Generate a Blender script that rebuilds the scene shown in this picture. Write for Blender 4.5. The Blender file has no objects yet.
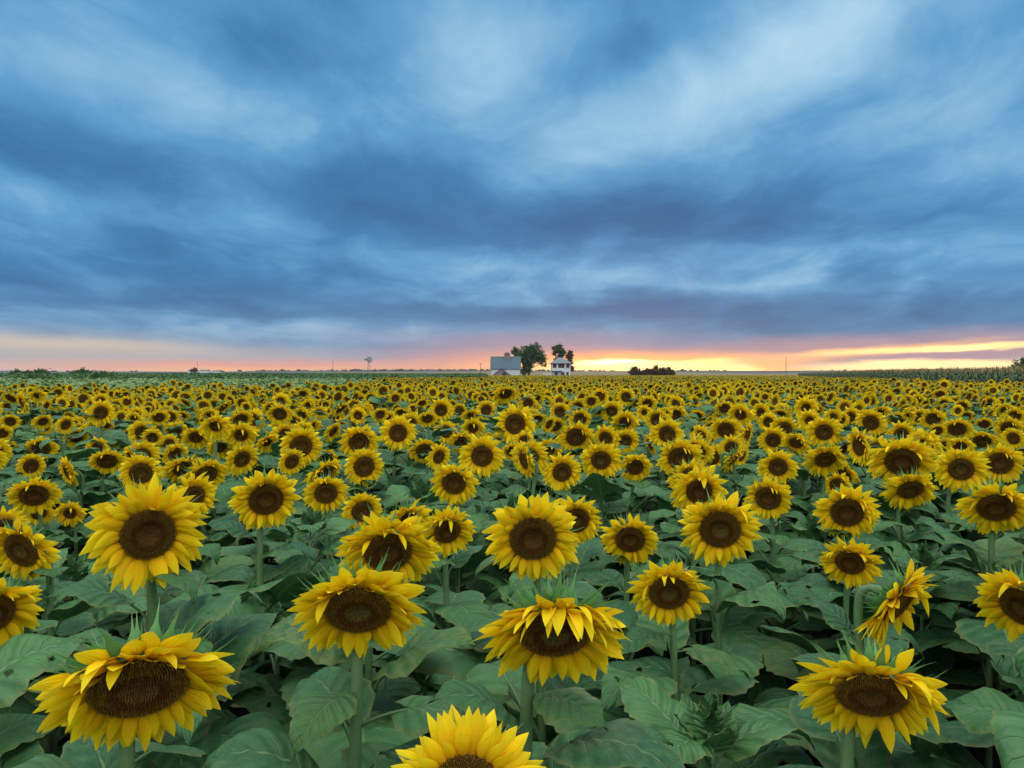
import bpy, math, random
import numpy as np
from mathutils import Vector, Matrix
random.seed(7); rng = np.random.default_rng(11)
S = bpy.context.scene
COL = S.collection
R_ = math.radians
U = random.uniform

# ------------------------------------------------------------------ camera
FPX, CAMZ = 773.0, 1.9
PITCH = math.atan((384 - 373.5) / FPX)
cam_d = bpy.data.cameras.new('camera'); cam = bpy.data.objects.new('camera', cam_d); COL.objects.link(cam)
cam_d.sensor_width = 36; cam_d.lens = 36 * FPX / 1024; cam_d.clip_start = 0.05; cam_d.clip_end = 20000
cam.location = (0, 0, CAMZ); cam.rotation_euler = (math.pi / 2 - PITCH, 0, 0)
S.camera = cam
cp, sp = math.cos(PITCH), math.sin(PITCH)
def ray(x, y):
    a, b = (x - 512) / FPX, (384 - y) / FPX
    return np.array([a, cp + b * sp, -sp + b * cp])
def at(x, y, d):
    "the point seen at pixel x, y whose ground distance along the view axis is d"
    r = ray(x, y)
    return np.array([0, 0, CAMZ]) + r * (d / r[1])
def proj(p):
    q = np.asarray(p) - np.array([0, 0, CAMZ])
    f = q[1] * cp - q[2] * sp; u = q[1] * sp + q[2] * cp
    return 512 + FPX * q[0] / f, 384 - FPX * u / f, f
def azel(x, y):
    r = ray(x, y); r = r / np.linalg.norm(r)
    return math.degrees(math.atan2(r[0], r[1])), math.degrees(math.asin(r[2]))

# ------------------------------------------------------------------ materials
class NT:
    def __init__(s, tree): s.t = tree; s.n = tree.nodes; s.l = tree.links
    def put(s, sock, v):
        if isinstance(v, bpy.types.NodeSocket): s.l.new(v, sock)
        elif isinstance(v, (tuple, list)) and len(v) == 3 and sock.type == 'RGBA': sock.default_value = (*v, 1)
        else: sock.default_value = v
    def m(s, op, a, b=0.0, c=None, clamp=False):
        n = s.n.new('ShaderNodeMath'); n.operation = op; n.use_clamp = clamp
        s.put(n.inputs[0], a); s.put(n.inputs[1], b)
        if c is not None: s.put(n.inputs[2], c)
        return n.outputs[0]
    def v(s, op, a, b=(0, 0, 0)):
        n = s.n.new('ShaderNodeVectorMath'); n.operation = op
        s.put(n.inputs[0], a); s.put(n.inputs[1], b)
        return n.outputs['Value'] if op in ('LENGTH', 'DOT_PRODUCT') else n.outputs[0]
    def comb(s, x, y, z=0.0):
        n = s.n.new('ShaderNodeCombineXYZ')
        for i, q in enumerate((x, y, z)): s.put(n.inputs[i], q)
        return n.outputs[0]
    def mix(s, f, a, b, mode='MIX'):
        n = s.n.new('ShaderNodeMix'); n.data_type = 'RGBA'; n.blend_type = mode
        s.put(n.inputs[0], f); s.put(n.inputs[6], a); s.put(n.inputs[7], b)
        return n.outputs[2]
    def noise(s, vec, scale, detail=4, rough=0.55, dist=0.0):
        n = s.n.new('ShaderNodeTexNoise'); n.inputs['Scale'].default_value = scale
        n.inputs['Detail'].default_value = detail; n.inputs['Roughness'].default_value = rough
        n.inputs['Distortion'].default_value = dist
        if vec is not None: s.l.new(vec, n.inputs['Vector'])
        return n.outputs['Fac'], n.outputs['Color']
    def smooth(s, x, a, b, lo=0.0, hi=1.0):
        n = s.n.new('ShaderNodeMapRange'); n.interpolation_type = 'SMOOTHSTEP'
        s.put(n.inputs[0], x); n.inputs[1].default_value = a; n.inputs[2].default_value = b
        n.inputs[3].default_value = lo; n.inputs[4].default_value = hi
        return n.outputs[0]
    def ramp(s, f, stops):
        n = s.n.new('ShaderNodeValToRGB'); s.put(n.inputs[0], f); e = n.color_ramp.elements
        while len(e) < len(stops): e.new(0.5)
        for k, (p, c) in zip(e, stops): k.position = p; k.color = (*c, 1)
        return n.outputs[0]

def mat(name, col, rough=0.6, spec=0.3, build=None, trans=0.0, bump=None):
    m = bpy.data.materials.new(name); m.use_nodes = True
    t = NT(m.node_tree); b = t.n['Principled BSDF']; out = t.n['Material Output']
    b.inputs['Roughness'].default_value = rough; b.inputs['Specular IOR Level'].default_value = spec
    c = build(t, b) if build else None
    if c is None: b.inputs['Base Color'].default_value = (*col, 1)
    else: t.l.new(c, b.inputs['Base Color'])
    if trans > 0:
        tr = t.n.new('ShaderNodeBsdfTranslucent')
        if c is None: tr.inputs[0].default_value = (*col, 1)
        else: t.l.new(c, tr.inputs[0])
        mx = t.n.new('ShaderNodeMixShader'); mx.inputs[0].default_value = trans
        t.l.new(b.outputs[0], mx.inputs[1]); t.l.new(tr.outputs[0], mx.inputs[2]); t.l.new(mx.outputs[0], out.inputs[0])
    return m
def uvs(t):
    n = t.n.new('ShaderNodeUVMap'); n.uv_map = 'UVMap'
    x = t.n.new('ShaderNodeSeparateXYZ'); t.l.new(n.outputs[0], x.inputs[0])
    return x.outputs[0], x.outputs[1]
def objco(t): return t.n.new('ShaderNodeTexCoord').outputs['Object']
def orand(t): return t.n.new('ShaderNodeObjectInfo').outputs['Random']
def bump(t, b, h, strength=0.4, dist=0.01):
    n = t.n.new('ShaderNodeBump'); n.inputs['Strength'].default_value = strength; n.inputs['Distance'].default_value = dist
    t.l.new(h, n.inputs['Height']); t.l.new(n.outputs[0], b.inputs['Normal'])

def b_petal(t, b):
    u, v = uvs(t)
    base = t.ramp(v, [(0.0, (0.68, 0.28, 0.003)), (0.26, (0.89, 0.53, 0.004)), (0.62, (0.94, 0.69, 0.006)), (1.0, (0.95, 0.76, 0.03))])
    f, _ = t.noise(objco(t), 5, 3)
    base = t.mix(t.m('MULTIPLY', f, 0.36), base, (0.86, 0.51, 0.003))
    at_ = t.n.new('ShaderNodeAttribute'); at_.attribute_name = 'Col'
    base = t.mix(1.0, base, at_.outputs['Color'], 'MULTIPLY')
    rib = t.m('SINE', t.m('MULTIPLY', u, 34.0))
    base = t.mix(t.m('MULTIPLY', t.smooth(rib, .2, 1.0), .22), base, (.80, .44, .004))
    fz, _ = t.noise(objco(t), 22, 4)
    base = t.mix(t.smooth(fz, .60, .78, 0.0, .35), base, (.70, .36, .01))
    rib = t.m('ADD', rib, t.m('SINE', t.m('MULTIPLY', u, 13.0)))
    bump(t, b, rib, 0.3, 0.0007)
    return base
M_PETAL = mat('petal_yellow', None, 0.7, 0.12, b_petal, trans=0.30)
def b_disc(t, b):
    at_ = t.n.new('ShaderNodeAttribute'); at_.attribute_name = 'Col'
    f, _ = t.noise(objco(t), 60, 2)
    return t.mix(t.m('MULTIPLY', f, 0.5), at_.outputs['Color'], (0.07, 0.034, 0.008))
M_DISC = mat('seed_brown', None, 0.9, 0.06, b_disc)
def b_leaf(base, light, dark):
    def f(t, b):
        u, v = uvs(t); s = t.m('ABSOLUTE', t.m('SUBTRACT', u, 0.5)); s = t.m('MULTIPLY', s, 2.0)
        mid = t.smooth(s, 0.025, 0.06, 1.0, 0.0)
        q = t.m('FRACT', t.m('SUBTRACT', t.m('MULTIPLY', v, 6.5), t.m('MULTIPLY', t.m('POWER', s, 0.8), 2.1)))
        lat = t.smooth(t.m('ABSOLUTE', t.m('SUBTRACT', q, 0.5)), 0.0, 0.075, 1.0, 0.0)
        lat = t.m('MULTIPLY', lat, t.smooth(s, 0.55, 0.95, 0.55, 0.05))
        vein = t.m('MAXIMUM', mid, lat)
        n1, _ = t.noise(objco(t), 14, 4); n2, _ = t.noise(objco(t), 90, 3)
        c = t.mix(t.smooth(n1, 0.3, 0.75), dark, base)
        c = t.mix(t.smooth(orand(t), 0.0, 1.0, 0.0, 0.55), c, light)
        c = t.mix(t.smooth(n2, 0.60, 0.72, 0.0, 0.22), c, (0.16, 0.20, 0.12))
        c = t.mix(t.m('MULTIPLY', vein, 0.5), c, (0.20, 0.30, 0.14))
        c = t.mix(t.m('MULTIPLY', t.smooth(t.m('ABSOLUTE', t.m('SUBTRACT', q, 0.5)), .1, .5), .25), c, dark)
        ed = t.m('MULTIPLY', t.smooth(t.m('ADD', s, t.m('MULTIPLY', n2, .25)), .98, 1.1), .5)
        c = t.mix(ed, c, (.17, .17, .05))
        yl = t.m('MULTIPLY', t.smooth(t.m('FRACT', t.m('MULTIPLY', orand(t), 7.31)), .86, 1.0), t.smooth(n1, .35, .65))
        c = t.mix(t.m('MULTIPLY', yl, .6), c, (.16, .19, .04))
        c = t.mix(t.m('MULTIPLY', t.smooth(n1, 0.68, 0.76), 0.25), c, (0.14, 0.13, 0.05))
        h = t.m('ADD', t.m('MULTIPLY', vein, -0.7), t.m('MULTIPLY', n2, 0.5))
        h = t.m('ADD', h, t.m('MULTIPLY', t.m('SINE', t.m('MULTIPLY', q, 6.283)), 0.35))
        bump(t, b, h, 0.9, 0.006)
        return c
    return f
M_LEAF = mat('leaf_green', None, 0.52, 0.3, b_leaf((0.052, 0.150, 0.050), (0.098, 0.235, 0.066), (0.022, 0.088, 0.034)), trans=0.12)
def b_stem(t, b):
    f, _ = t.noise(objco(t), 25, 3)
    fb, _ = t.noise(t.v('MULTIPLY', objco(t), (1, 1, .25)), 260, 3)
    bump(t, b, fb, .6, .004)
    f = t.m('ADD', t.m('MULTIPLY', f, .6), t.m('MULTIPLY', fb, .4))
    return t.mix(f, (0.07, 0.15, 0.055), (0.13, 0.22, 0.085))
M_STEM = mat('stem_green', None, 0.6, 0.3, b_stem)
def b_bract(t, b):
    u, v = uvs(t); f, _ = t.noise(objco(t), 9, 3)
    c = t.ramp(v, [(0, (0.065, 0.19, 0.05)), (0.6, (0.13, 0.31, 0.085)), (1, (0.24, 0.37, 0.12))])
    return t.mix(t.m('MULTIPLY', f, 0.4), c, (0.05, 0.13, 0.06))
M_BRACT = mat('bract_green', None, 0.6, 0.25, b_bract, trans=0.12)

def simple(name, c1, c2, scale=8, rough=0.8, spec=0.2, co='Object', detail=5, stretch=None, trans=0.0, bmp=0.0):
    def f(t, b):
        v = t.n.new('ShaderNodeTexCoord').outputs[co]
        if stretch: v = t.v('MULTIPLY', v, stretch)
        n, _ = t.noise(v, scale, detail)
        if bmp: bump(t, b, n, 0.5, bmp)
        return t.mix(t.smooth(n, 0.3, 0.7), c1, c2)
    return mat(name, None, rough, spec, f, trans=trans)

# ------------------------------------------------------------------ mesh helpers
class Geo:
    "collects vertices, faces, uv, colour and material slots of one mesh"
    def __init__(s): s.v = []; s.f = []; s.mi = []; s.uv = []; s.c = []
    def add(s, verts, faces, mi=0, uv=None, col=(1, 1, 1)):
        o = len(s.v); s.v.extend([tuple(p) for p in verts])
        s.uv.extend(uv if uv is not None else [(0.5, 0.5)] * len(verts))
        if isinstance(col, list): s.c.extend(col)
        else: s.c.extend([col] * len(verts))
        for f in faces: s.f.append(tuple(i + o for i in f)); s.mi.append(mi)
    def grid(s, rows, mi=0, uv=None, col=(1, 1, 1), close=False):
        "rows: list of equally long lists of points"
        nr, nc = len(rows), len(rows[0]); fs = []
        for i in range(nr - 1):
            for j in range(nc - (0 if close else 1)):
                k = (j + 1) % nc
                fs.append((i * nc + j, i * nc + k, (i + 1) * nc + k, (i + 1) * nc + j))
        s.add([p for r in rows for p in r], fs, mi, uv, col)
    def tube(s, pts, rads, n=6, mi=0, cap=False, col=(1, 1, 1)):
        pts = [np.asarray(p, float) for p in pts]; rows = []
        for i, p in enumerate(pts):
            t = pts[min(i + 1, len(pts) - 1)] - pts[max(i - 1, 0)]; t = t / (np.linalg.norm(t) + 1e-9)
            a = np.cross(t, (0.31, 0.93, 0.2)); a /= np.linalg.norm(a) + 1e-9; b = np.cross(t, a)
            rows.append([p + rads[i] * (math.cos(6.28319 * k / n) * a + math.sin(6.28319 * k / n) * b) for k in range(n)])
        s.grid(rows, mi, close=True, col=col)
        if cap:
            o = len(s.v) - n; s.f.append(tuple(range(o, o + n))); s.mi.append(mi)
    def box(s, lo, hi, mi=0):
        x0, y0, z0 = lo; x1, y1, z1 = hi
        s.add([(x0, y0, z0), (x1, y0, z0), (x1, y1, z0), (x0, y1, z0), (x0, y0, z1), (x1, y0, z1), (x1, y1, z1), (x0, y1, z1)],
              [(0, 3, 2, 1), (4, 5, 6, 7), (0, 1, 5, 4), (1, 2, 6, 5), (2, 3, 7, 6), (3, 0, 4, 7)], mi)
    def mesh(s, name, mats, smooth=True):
        V = np.array(s.v, dtype=np.float32).reshape(-1, 3)
        sizes = np.array([len(f) for f in s.f], dtype=np.int32)
        loops = np.fromiter((i for f in s.f for i in f), dtype=np.int32)
        return np_mesh(name, V, loops, sizes, np.array(s.mi, dtype=np.int32), np.array(s.uv, dtype=np.float32), np.array(s.c, dtype=np.float32), mats, smooth)
    def arrays(s):
        return (np.array(s.v, dtype=np.float32), np.fromiter((i for f in s.f for i in f), dtype=np.int32),
                np.array([len(f) for f in s.f], dtype=np.int32), np.array(s.mi, dtype=np.int32),
                np.array(s.uv, dtype=np.float32), np.array(s.c, dtype=np.float32))
def np_mesh(name, V, loops, sizes, mi, uv, col, mats, smooth=True):
    me = bpy.data.meshes.new(name)
    me.vertices.add(len(V)); me.vertices.foreach_set('co', V.ravel())
    me.loops.add(len(loops)); me.loops.foreach_set('vertex_index', loops)
    me.polygons.add(len(sizes)); st = np.zeros(len(sizes), dtype=np.int32); st[1:] = np.cumsum(sizes)[:-1]
    me.polygons.foreach_set('loop_start', st)
    for m in mats: me.materials.append(m)
    me.polygons.foreach_set('material_index', mi)
    me.polygons.foreach_set('use_smooth', np.full(len(sizes), smooth, dtype=bool))
    l = me.uv_layers.new(name='UVMap'); l.data.foreach_set('uv', uv[loops].ravel())
    ca = me.color_attributes.new('Col', 'FLOAT_COLOR', 'POINT')
    ca.data.foreach_set('color', np.concatenate([col, np.ones((len(col), 1), np.float32)], 1).astype(np.float32).ravel())
    me.update(calc_edges=True); me.validate()
    return me
def link(name, me, parent=None, mw=None):
    o = bpy.data.objects.new(name, me); COL.objects.link(o)
    if parent: o.parent = parent
    if mw is not None: o.matrix_basis = mw
    return o
def empty(name, loc):
    o = bpy.data.objects.new(name, None); COL.objects.link(o); o.location = loc; o.empty_display_size = 0.2
    return o
def tag(o, label=None, cat=None, group=None, kind=None):
    if label: o['label'] = label
    if cat: o['category'] = cat
    if group: o['group'] = group
    if kind: o['kind'] = kind
    return o
def replicate(geos, which, mats3, locs):
    "merge instances of Geo variants into one set of arrays"
    arrs = [g.arrays() for g in geos]; out = [[] for _ in range(6)]; base = 0
    for k, a in enumerate(arrs):
        idx = np.nonzero(which == k)[0]
        if not len(idx): continue
        V, L, Z, MI, UV, C = a; n = len(V); K = len(idx)
        W = (np.einsum('kij,nj->kni', mats3[idx], V) + locs[idx][:, None, :]).reshape(-1, 3)
        LL = (L[None, :] + (np.arange(K) * n)[:, None]).ravel() + base
        out[0].append(W.astype(np.float32)); out[1].append(LL.astype(np.int32)); out[2].append(np.tile(Z, K)); out[3].append(np.tile(MI, K))
        tint = (0.82 + 0.26 * rng.random((K, 1, 3))).astype(np.float32); tint[:, :, 1:] = tint[:, :, :1] * (0.94 + 0.1 * rng.random((K, 1, 1)))
        out[4].append(np.tile(UV, (K, 1))); out[5].append((C[None] * tint).reshape(-1, 3)); base += K * n
    return [np.concatenate(o) for o in out]
def join(a, b):
    n = len(a[0])
    return [np.concatenate([a[0], b[0]]), np.concatenate([a[1], b[1] + n])] + [np.concatenate([a[i], b[i]]) for i in range(2, 6)]

# ------------------------------------------------------------------ sunflower parts
WPROF = [0.52, 0.82, 1.0, 0.99, 0.82, 0.50, 0.04]
def petals(g, rd, nod, r, lod=0, mi=0, wild=0.0, up=0.0, fine=False):
    "ray florets of one head (outer radius about 1, face along +z, up along +y), hanging under their own weight"
    grav = np.array([0, -math.cos(nod), math.sin(nod)])
    rows_n = (13 if fine else 7) if lod == 0 else (3 if lod == 1 else 2)
    whorls = [(34, -0.05, 1.04, -5, 0.110), (34, -0.01, 0.95, 8, 0.100), (22, 0.02, 0.74, 22, 0.082)]
    if lod: whorls = [(15, -0.04, 1.0, 0, 0.21), (13, 0.0, 0.86, 12, 0.19)]
    if lod == 2: whorls = [(9, 0.0, 1.0, 3, 0.36)]
    sag0 = r.uniform(0.3, 0.75)
    gap = r.uniform(0, 6.28); gapw = r.uniform(0.0, 0.25)
    for wi, (n, z, ln, ele, wid) in enumerate(whorls):
        ph = r.uniform(0, 6.28)
        for k in range(n):
            a = ph + 6.28319 * (k + r.uniform(-0.35, 0.35)) / n
            if lod == 0 and r.random() < 0.05: continue
            er = np.array([math.cos(a), math.sin(a), 0.0]); et = np.array([-math.sin(a), math.cos(a), 0.0])
            L = (1 - rd) * ln * (r.uniform(0.84, 1.12) if r.random() < .9 else r.uniform(.5, .8))
            upper = max(0.0, er[1])
            L *= 1 - 0.22 * upper * min(1, nod / 0.6) * (1 - up)
            e = R_(ele + r.gauss(0, 12)) + upper * R_(8) * (1 - up)
            d = er * math.cos(e) + np.array([0, 0, 1.0]) * math.sin(e)
            sag = sag0 * r.uniform(0.5, 1.7) * (1 - up)
            limp = wild and er[1] > 0.1 and r.random() < .55 * wild * er[1]
            if limp: sag += r.uniform(1.0, 3.2); L *= r.uniform(1.0, 1.4)
            elif r.random() < 0.10: sag += r.uniform(0.4, 1.1)
            curl = r.gauss(0, 0.25)
            p = er * rd * 0.95 + np.array([0, 0, z]); st = L / (rows_n - 1)
            tw = r.gauss(0, 0.45); w = wid * r.uniform(0.75, 1.2) * (.72 if limp else 1); rows = []; uv = []
            tint = r.uniform(0.88, 1.06); tc = (tint, tint * r.uniform(0.93, 1.05), tint)
            for i in range(rows_n):
                t = i / (rows_n - 1)
                nn = np.cross(d, et); nn /= np.linalg.norm(nn) + 1e-9
                wv = float(np.interp(t * 6, range(7), WPROF)) if lod == 0 else ((0.6, 1.0, 0.06)[i] if lod == 1 else (0.75, 0.25)[i])
                q = et * math.cos(tw * t) + nn * math.sin(tw * t)
                nq = np.cross(d, q)
                hw = w * wv; cup = 0.38 * hw * (1 - 0.5 * t)
                if lod == 0:
                    rows.append([p - q * hw - nq * 0.0, p - q * hw * 0.5 + nq * cup * .75, p + nq * cup, p + q * hw * 0.5 + nq * cup * .75, p + q * hw])
                    uv += [(0, t), (0.25, t), (0.5, t), (0.75, t), (1, t)]
                else:
                    rows.append([p - q * hw, p + q * hw]); uv += [(0.2, t), (0.8, t)]
                d = d + grav * sag * st * 1.4 + np.array([0, 0, 1.0]) * curl * st * (0.3 + t)
                d = d / np.linalg.norm(d); p = p + d * st
            g.grid(rows, mi, uv, tc)
def disc_h(q): return 0.02 + 0.075 * math.sin(min(1, q) * 2.2) - 0.05 * q ** 6
def disc(g, rd, r, n=420, mi=0, ripe=0.5):
    "seed disc: a dome under a spiral of small florets"
    rows = []; cols = []
    for i in range(7):
        q = i / 6 + 0.001
        rows.append([(rd * q * math.cos(6.28319 * k / 20), rd * q * math.sin(6.28319 * k / 20), disc_h(q) - 0.012 - (0.05 if i == 6 else 0)) for k in range(20)])
        cols += [(0.075, 0.034, 0.007)] * 20
    g.grid(rows, mi, col=cols, close=True)
    if n == 0: return
    s = rd * 1.02 / math.sqrt(n)
    for k in range(n):
        q = math.sqrt((k + 0.5) / n); a = k * 2.399963
        j = r.uniform(0.6, 1.3); a += r.gauss(0, .012)
        c = np.array([math.cos(a), math.sin(a), 0]); t = np.array([-math.sin(a), math.cos(a), 0])
        base = c * rd * q * 0.985; z = disc_h(q)
        hh = (0.030 if q > 0.55 else 0.018) * r.uniform(0.5, 1.4) + (0.02 if 0.45 < q < 0.62 else 0)
        if q < 0.4: col = (0.25, 0.135, 0.030)
        elif q < 0.62: col = (0.15, 0.060, 0.012)
        elif q < 0.9: col = (0.235, 0.135, 0.020)
        else: col = (0.36, 0.22, 0.03)
        if ripe > 0.7 and q < 0.35: col = (0.23, 0.19, 0.04)
        col = tuple(x * j for x in col); dk = tuple(x * 0.55 for x in col)
        b = [base + c * s * 0.85, base + t * s * 0.85, base - c * s * 0.85, base - t * s * 0.85]
        vs = [(p[0], p[1], z - 0.008) for p in b] + [(base[0] + c[0] * .3 * s, base[1] + c[1] * .3 * s, z + hh)]
        g.add(vs, [(0, 1, 4), (1, 2, 4), (2, 3, 4), (3, 0, 4)], mi, None, [dk] * 4 + [col])
def receptacle(g, rd, mi=0, n=14):
    pr = [(1.0, 0.0), (1.06, -0.05), (0.98, -0.12), (0.72, -0.20), (0.34, -0.27), (0.16, -0.36)]
    g.grid([[(rd * q * math.cos(6.28319 * k / n), rd * q * math.sin(6.28319 * k / n), z) for k in range(n)] for q, z in pr], mi, close=True)
def bracts(g, rd, r, mi=0, lod=0):
    for n, z, q, ln, ele in ((21, -0.05, 1.0, 0.50, -10), (19, -0.10, 0.97, 0.44, -34), (13, -0.16, 0.8, 0.34, -55)) if lod == 0 else ((11, -0.06, 1.0, 0.42, -18),):
        ph = r.uniform(0, 6)
        for k in range(n):
            a = ph + 6.28319 * (k + r.uniform(-.3, .3)) / n; e = R_(ele + r.gauss(0, 15))
            er = np.array([math.cos(a), math.sin(a), 0]); et = np.array([-math.sin(a), math.cos(a), 0])
            d = er * math.cos(e) + np.array([0, 0, math.sin(e)]); p = er * rd * q + np.array([0, 0, z])
            L = ln * r.uniform(0.75, 1.25); w = 0.075 * r.uniform(0.75, 1.25) * (1 if lod == 0 else 1.7); rows = []; uv = []
            prof = (0.8, 1.0, 0.66, 0.27, 0.13, 0.07, 0.02) if lod == 0 else (0.9, 0.05)
            cv = r.uniform(-1.2, 1.0)
            for i, wv in enumerate(prof):
                t = i / (len(prof) - 1); nn = np.cross(d, et)
                if lod == 0:
                    rows.append([p - et * w * wv, p + nn * w * wv * .45, p + et * w * wv]); uv += [(0, t), (.5, t), (1, t)]
                else: rows.append([p - et * w * wv, p + et * w * wv]); uv += [(0, t), (1, t)]
                d = d + np.array([0, 0, 1.0]) * cv * L / len(prof); d /= np.linalg.norm(d); p = p + d * L / (len(prof) - 1)
            g.grid(rows, mi, uv)
HW = [(0, .07), (.04, .27), (.10, .40), (.18, .475), (.28, .50), (.40, .475), (.52, .415), (.64, .335), (.75, .245), (.85, .155), (.93, .08), (1, .004)]
def hw_(t):
    for (a, x), (b, y) in zip(HW, HW[1:]):
        if t <= b: return x + (y - x) * (t - a) / (b - a)
    return 0.004
def leaf(g, r, n=17, m=5, mi=0, mp=1, pet=True, droop=None, L=1.0, org=(0, 0, 0), rot=None, holes=True):
    "heart-shaped toothed leaf with its petiole: grows from the origin along +y, upper face +z, blade about L long"
    a0 = r.uniform(0.25, 0.75); dr = droop if droop is not None else r.uniform(0.6, 2.6)
    pl = r.uniform(0.38, 0.62); pts = []; p = np.zeros(3); a = a0 + 0.35; side = r.gauss(0, 0.12)
    k = 5 if n > 8 else 2
    for i in range(k + 1):
        pts.append(p.copy()); p = p + np.array([side * .3, math.cos(a), math.sin(a)]) * pl / k; a -= 0.35 / k
    xf = lambda q: np.asarray(org) + (np.asarray(q) * L if rot is None else rot @ (np.asarray(q) * L))
    if pet: g.tube([xf(q) for q in pts], [0.026 * L, 0.021 * L] + [0.018 * L] * (k - 1), 5 if n > 8 else 3, mp)
    p = pts[-1]; fold = r.uniform(0.15, 0.55); ripf = r.uniform(9, 15); ripa = r.uniform(0.02, 0.055); ph = r.uniform(0, 6); wid = r.uniform(0.68, 1.02)
    rows = []; uv = []; st = 1.0 / (n - 1); roll = r.gauss(0, 0.25)
    for i in range(n):
        t = i * st; f = np.array([0, math.cos(a), math.sin(a)]); up = np.array([0, -math.sin(a), math.cos(a)])
        row = []
        for j in range(-m, m + 1):
            s = j / m; h = hw_(t) * wid
            if abs(j) == m and 0 < i < n - 1: h *= 1 + (0.045 if i % 2 else -0.03) + r.uniform(-.02, .02)
            x = s * h; back = -0.13 * (s * s) * max(0, 1 - t / 0.3) ** 2 - 0.05 * abs(s)
            z = fold * abs(x) * (1 - 0.9 * abs(s) ** 1.5) - 0.28 * x * x + ripa * math.sin(ripf * t + ph + (1.7 if s > 0 else 0)) * s * s
            z += 0.012 * math.sin(t * 41 + abs(s) * 9) * (1 - abs(s)) * (n > 8)
            row.append(xf(p + np.array([x * math.cos(roll * t), 0, x * math.sin(roll * t)]) + f * back + up * z)); uv.append((s / 2 + .5, t))
        rows.append(row); p = p + f * st; a -= dr * st * (0.5 + t)
    nv = len(g.f); g.grid(rows, mi, uv)
    if holes and n > 8 and r.random() < 0.3:
        for _ in range(r.randint(1, 2)):
            q = nv + r.randint(3, n - 5) * 2 * m + r.choice((1, 2, 2 * m - 3, 2 * m - 2))
            if q < len(g.f): del g.f[q]; del g.mi[q]

def bez(P, n):
    out = []
    for i in range(n + 1):
        t = i / n; a = 1 - t
        out.append(P[0] * a ** 3 + 3 * P[1] * a * a * t + 3 * P[2] * a * t * t + P[3] * t ** 3)
    return out
def head_mat(yaw, nod, roll=0.0):
    n = np.array([math.sin(yaw) * math.cos(nod), -math.cos(yaw) * math.cos(nod), -math.sin(nod)])
    y = np.array([math.sin(yaw) * math.sin(nod), -math.cos(yaw) * math.sin(nod), math.cos(nod)])
    x = np.cross(y, n); m = np.stack([x, y, n], 1)
    c, s = math.cos(roll), math.sin(roll)
    return m @ np.array([[c, -s, 0], [s, c, 0], [0, 0, 1]])
def m44(rot, scale, loc):
    m = Matrix.Identity(4)
    for i in range(3):
        for j in range(3): m[i][j] = float(rot[i, j] * scale)
        m[i][3] = float(loc[i])
    return m

class HeadSet: pass
def make_head(seed, rd, nod, n=420, wild=0.3, up=0.0, fine=False):
    r = random.Random(seed); h = HeadSet(); h.nod = nod; h.rd = rd
    g = Geo(); petals(g, rd, nod, r, 0, 0, wild, up, fine); h.petals = g.mesh('petals', [M_PETAL])
    g = Geo(); disc(g, rd, r, n, ripe=r.random()); h.disc = g.mesh('seed_disc', [M_DISC], smooth=False)
    g = Geo(); receptacle(g, rd); h.back = g.mesh('flower_head', [M_BRACT])
    g = Geo(); bracts(g, rd, r); h.bracts = g.mesh('bracts', [M_BRACT])
    return h
HEADS = [make_head(100 + i, U(.44, .54) if i % 7 != 3 else U(.32, .38), R_((4, 14, 24, 34, 46)[i % 5]), 380, wild=0.15 + 0.2 * (i % 5 > 1)) for i in range(20)]
LEAVES = []
for i in range(34):
    g = Geo(); leaf(g, random.Random(300 + i)); LEAVES.append(g.mesh('leaf', [M_LEAF, M_STEM]))
LEAFSETS = []          # whole foliage of the plants further off, height measured down from the head
for i in range(8):
    g = Geo(); r = random.Random(400 + i); a = r.uniform(0, 6)
    for k in range(12):
        a += 2.4 + r.gauss(0, .25); L = 0.28 * min(1, 0.5 + k * 0.13) * r.uniform(.85, 1.15)
        c, s = math.cos(a), math.sin(a); rot = np.array([[c, -s, 0], [s, c, 0], [0, 0, 1]])
        leaf(g, r, 9, 3, L=L, org=(0, 0, -0.10 - 0.055 * k), rot=rot)
    LEAFSETS.append(g.mesh('foliage', [M_LEAF, M_STEM]))

def stem_curve(H, n, r, R):
    base = np.array([H[0] - n[0] * 0.07 + r.gauss(0, .04), H[1] - n[1] * 0.07 + r.gauss(0, .04), 0.0])
    end = H - n * 0.30 * R
    k = 0.16 + 0.4 * max(0, -n[2]) * R
    P2 = end - n * k * 0.36 + np.array([0, 0, -0.03 - 0.03 * r.random()])
    low = np.array([P2[0], P2[1], P2[2] - 0.2]) * 0.5 + np.array([base[0], base[1], P2[2] - 0.2]) * 0.5
    pts = [base, base * .5 + low * .5 + np.array([r.gauss(0, .008), r.gauss(0, .008), 0])]
    pts[1][2] = low[2] * .5
    return pts + bez([low, low + np.array([0, 0, .14]), P2 - n * 0.03 + np.array([0, 0, .075 * max(0, -n[2]) - .05 * (1 - max(0, -n[2]))]), end], 7)

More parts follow.
